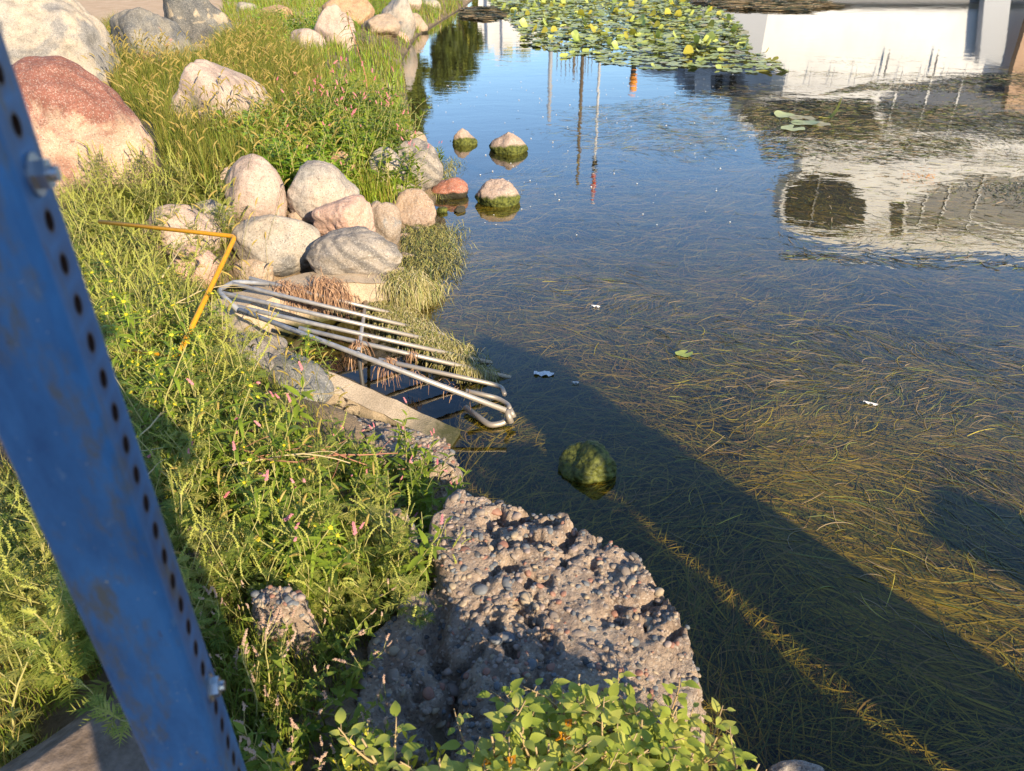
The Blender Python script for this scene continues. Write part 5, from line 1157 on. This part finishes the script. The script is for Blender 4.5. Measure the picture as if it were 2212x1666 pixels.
# trees
t_dark = leaf_mat('tree_leaf_dark', (.03, .045, .015), (.07, .09, .025), trans=.2); t_grn = leaf_mat('tree_leaf_green', (.07, .10, .02), (.16, .18, .03), trans=.25); t_yel = leaf_mat('tree_leaf_yellow', (.20, .22, .03), (.36, .34, .05), trans=.3)
def tree(px, ytop, wpx, d, mats, label, N=5000, seed=0, ls=.22, low=.18, name='tree', probs=None):
    r_ = np.random.default_rng(seed); X_, zt = mirror_at(px, ytop, d); wd = wpx / FPX * d * 1.0 / 2; root = empty(name, (X_, d, .5), label=label, cat='tree')
    mb = MB(); R_ = random.Random(seed); P = wander(R_, (0, 0, -.3), (0, 0, 1), zt * .7, 6, .04); mb.tube(P, .05 * zt * .7 / 2, .04, n=8)
    for i in range(7): q, _ = along(P, .3 + .1 * i); a = i * 2.4; B = wander(R_, q, (math.cos(a), math.sin(a), .9), wd * .9, 4, .12); mb.tube(B, .06, .02, n=5)
    mb.build('trunk', m_bark, root)
    C_ = r_.normal(size=(26, 3)); C_ /= np.linalg.norm(C_, axis=1)[:, None]; C_ *= (r_.random(26) ** .4)[:, None] * [wd * .75, wd * .75, zt * (1 - low) / 2 * .8]; C_[:, 2] += zt * (1 + low) / 2 - .5
    k = r_.integers(0, 26, N); q = r_.normal(size=(N, 3)); q /= np.linalg.norm(q, axis=1)[:, None]; q *= (r_.random(N) ** .45)[:, None] * min(wd, zt / 2) * .42; c = C_[k] + q
    u = r_.normal(size=(N, 3)); u /= np.linalg.norm(u, axis=1)[:, None]; v = np.cross(u, r_.normal(size=(N, 3))); v /= np.linalg.norm(v, axis=1)[:, None]; s_ = (r_.uniform(.5, 1.2, N) * ls)[:, None]
    V = np.stack([c - u * s_, c - v * s_ * .5, c + u * s_, c + v * s_ * .5], 1).reshape(-1, 3); F = np.arange(4 * N).reshape(-1, 4)
    link('crown', npmesh('crown', V, F, mats, r_.choice(len(mats), N, p=probs), smooth=False), root)
tree(885, 345, 105, 46, [t_grn, t_dark], 'green tree on the far bank mirrored behind the flat pink boulder', 9000, 1)
tree(975, 222, 100, 52, [t_dark, t_grn], 'dark tree on the far bank mirrored beside the white building', 9000, 2)
tree(1010, 190, 60, 55, [t_dark, t_yel], 'dark tree touched with yellow, mirrored right of the larger dark tree', 5000, 3, probs=[.85, .15])
tree(840, 260, 110, 44, [t_grn, t_yel], 'yellow green tree at the left end of the far bank', 6000, 4)
for i, x in enumerate((1040, 1068, 1100, 1130, 1160)):
    tree(x, 128 + (i * 5) % 7, 46, 95, [t_yel, t_grn], ['first', 'second', 'third', 'fourth', 'fifth'][i] + ' tree from the left in the yellow green row behind the white building', 1800, 20 + i, ls=.5)

# ------------------------------------------------------------ unseen casters added behind the camera so their shadows fall into the picture
m_brick = mat('shadow_pillar'); m_, t, n, l, b = m_brick; bk = nd(n, 'ShaderNodeTexBrick', Scale=4); tc = n.new('ShaderNodeTexCoord'); l.new(tc.outputs['Object'], bk.inputs[0]); bk.inputs[1].default_value = (.28, .10, .06, 1); bk.inputs[2].default_value = (.35, .15, .09, 1); l.new(bk.outputs[0], b.inputs[0]); m_brick = m_
shd = np.array([math.sin(SH_AZ), math.cos(SH_AZ)]); prp = np.array([math.cos(SH_AZ), -math.sin(SH_AZ)])
def pillar(tip_px, s0, s1, T, label, dpt=.35, cap=.0):  # unseen brick block added and sized to cast a given shadow
    tip = at(*tip_px, 0)[:2]; rr = tip.dot(shd); c = shd * (rr - T) + prp * (s0 + s1) / 2; z0 = float(gz(c[:1], c[1:])[0]); hgt = T * math.tan(SUN_EL) - z0; w_ = (s1 - s0) / 2
    root = empty('shadow_pillar', (c[0], c[1], z0), -SH_AZ * -1, label=label, cat='pillar')
    mb = MB(); mb.box((-w_, -dpt, -.2), (w_, 0, hgt - .12)); mb.build('shaft', m_brick, root)
    mb = MB(); b0 = 0; mb.box((-w_ - .02, -dpt - .02, hgt - .118), (w_ + .02, .02, hgt - .06)); mb.build('cap', m_wall, root)
pillar((1065, 745), 2.03, 2.56, 6.0, 'wide brick pillar added unseen behind the viewer to cast the long shadow across the weed')
tip_ = at(1165, 965, 0)[:2]; c_ = shd * (tip_.dot(shd) - 4.4) + prp * 1.61; z0_ = float(gz(c_[:1], c_[1:])[0]); T_ = 4.4 * math.tan(SUN_EL) - z0_
root = empty('shadow_shrub', (c_[0], c_[1], z0_), label='dense upright shrub added unseen behind the viewer to cast the shadow beside the broken slab', cat='shrub')  # leafy column added out of view for a ragged shadow edge on the water
r_ = np.random.default_rng(5); NN = 9000; hh_ = r_.random(NN); an_ = r_.uniform(0, 6.28, NN); rad_ = (.235 * (1 - .25 * hh_) * (1 + .30 * vn(an_ * 1.3, hh_ * 7, 2) + .2 * vn(an_ * 3, hh_ * 16, 5))) * r_.random(NN) ** .4
cc = np.stack([rad_ * np.cos(an_), rad_ * np.sin(an_), hh_ * T_], 1); u = r_.normal(size=(NN, 3)); u /= np.linalg.norm(u, axis=1)[:, None]; v = np.cross(u, r_.normal(size=(NN, 3))); v /= np.linalg.norm(v, axis=1)[:, None]
link('foliage', npmesh('foliage', np.stack([cc - u * .03, cc - v * .018, cc + u * .03, cc + v * .018], 1).reshape(-1, 3), np.arange(4 * NN).reshape(-1, 4), [t_dark], smooth=False), root)
mb = MB(); mb.tube([(0, 0, -.1), (0, 0, T_ * .9)], .04, .015, n=7); mb.build('stem', m_bark, root)
pillar((2047, 1035), 3.08, 3.35, 5.2, 'narrow brick pillar added unseen behind the viewer to cast the shadow at the right edge')
# the photographer
def person():
    root = empty('person', (.24, -.47, .55), label='person in navy jacket standing unseen behind the camera with both hands raised, brimmed hat added to shade the post', cat='person')
    J = {'pel': (0, 0, .95), 'chest': (0, .0, 1.28), 'neck': (0, .0, 1.5), 'head': (0, .03, 1.62), 'top': (0, .02, 1.74), 'hl': (-.1, 0, .9), 'hr': (.1, 0, .9), 'kl': (-.12, .02, .5), 'kr': (.12, .0, .5), 'al': (-.13, 0, .08), 'ar': (.13, -.02, .08), 'tl': (-.15, .16, .03), 'tr': (.15, .14, .03),
         'sl': (-.19, 0, 1.43), 'sr': (.19, 0, 1.43), 'el': (-.33, .14, 1.22), 'er': (.16, .2, 1.22), 'wl': (-.29, .30, 1.48), 'wr': (-.15, .30, 1.48)}
    rad = dict(pel=.15, chest=.165, neck=.06, head=.095, top=.06, hl=.1, hr=.1, kl=.065, kr=.065, al=.045, ar=.045, tl=.035, tr=.035, sl=.07, sr=.07, el=.045, er=.045, wl=.03, wr=.03)
    E = [('pel', 'chest'), ('chest', 'neck'), ('neck', 'head'), ('head', 'top'), ('pel', 'hl'), ('pel', 'hr'), ('hl', 'kl'), ('hr', 'kr'), ('kl', 'al'), ('kr', 'ar'), ('al', 'tl'), ('ar', 'tr'), ('chest', 'sl'), ('chest', 'sr'), ('sl', 'el'), ('sr', 'er'), ('el', 'wl'), ('er', 'wr')]
    for s_, sx_ in (('l', -1), ('r', 1)):
        for f, (dx, dy, dz) in enumerate(((-.02, .05, .07), (-.005, .06, .08), (.01, .06, .075), (.022, .05, .06), (-.035, .03, .03))):
            J['f%s%d' % (s_, f)] = ((-.29 if sx_ < 0 else -.15) + sx_ * dx, .30 + dy, 1.48 + dz); rad['f%s%d' % (s_, f)] = .009; E.append(('w' + s_, 'f%s%d' % (s_, f)))
    names = list(J); me = bpy.data.meshes.new('body'); me.from_pydata([J[k] for k in names], [(names.index(a), names.index(b_)) for a, b_ in E], []); o = link('body', me, root)
    me.materials.append(m_navy); sk = o.modifiers.new('s', 'SKIN'); 
    for i, k in enumerate(names): me.skin_vertices[0].data[i].radius = (rad[k],) * 2; 
    me.skin_vertices[0].data[0].use_root = True
    sb = o.modifiers.new('d', 'SUBSURF'); sb.levels = 1; sb.render_levels = 2; root.scale = (1.1, 1, 1.13)
    mb = MB(); mb.tube([(0, .02, 1.70), (0, .02, 1.71)], .19, .18, n=24); mb.tube([(0, .02, 1.71), (0, .02, 1.80)], .11, .09, n=24); mb.build('hat', m_wood, root)  # brim and crown added, figure stretched, to shade the post higher up
person()
# straw and reddish stalks lying through the weeds
g_straw = leaf_mat('straw', (.42, .32, .16), (.55, .44, .24), trans=.1)
for i, (x, y, z, L, a, c_) in enumerate([(520, 930, .55, .55, -.2, 'red'), (440, 960, .6, .5, -.5, 'red'), (640, 1000, .5, .4, .3, 'red'), (480, 1010, .62, .45, .1, 'straw'), (300, 700, .7, .5, .9, 'straw'), (350, 600, .7, .4, 1.3, 'straw'), (560, 850, .5, .4, -.1, 'straw'), (120, 1250, .75, .4, 1.2, 'straw'), (80, 1100, .75, .45, .8, 'straw')]):
    p = Vector(at(x, y, z)); r = random.Random(i); mb = MB(); Q = wander(r, (0, 0, 0), (math.cos(a), math.sin(a), .25), L, 8, .10, -.01); mb.tube(Q, .0045, .002, n=6)
    for k in range(3): q, dd = along(Q, .4 + .2 * k); B = wander(r, q, dd + rv(r, .4), L * .3, 4, .15); mb.tube(B, .002, .001, n=4)
    o = mb.build('fallen_stalk', g_red if c_ == 'red' else g_straw, smooth=True); o.location = p
    tag(o, ('reddish' if c_ == 'red' else 'straw coloured') + ' branched stalk lying across the weeds', 'stalk', ('reddish' if c_ == 'red' else 'straw coloured') + ' stalks in the weeds')
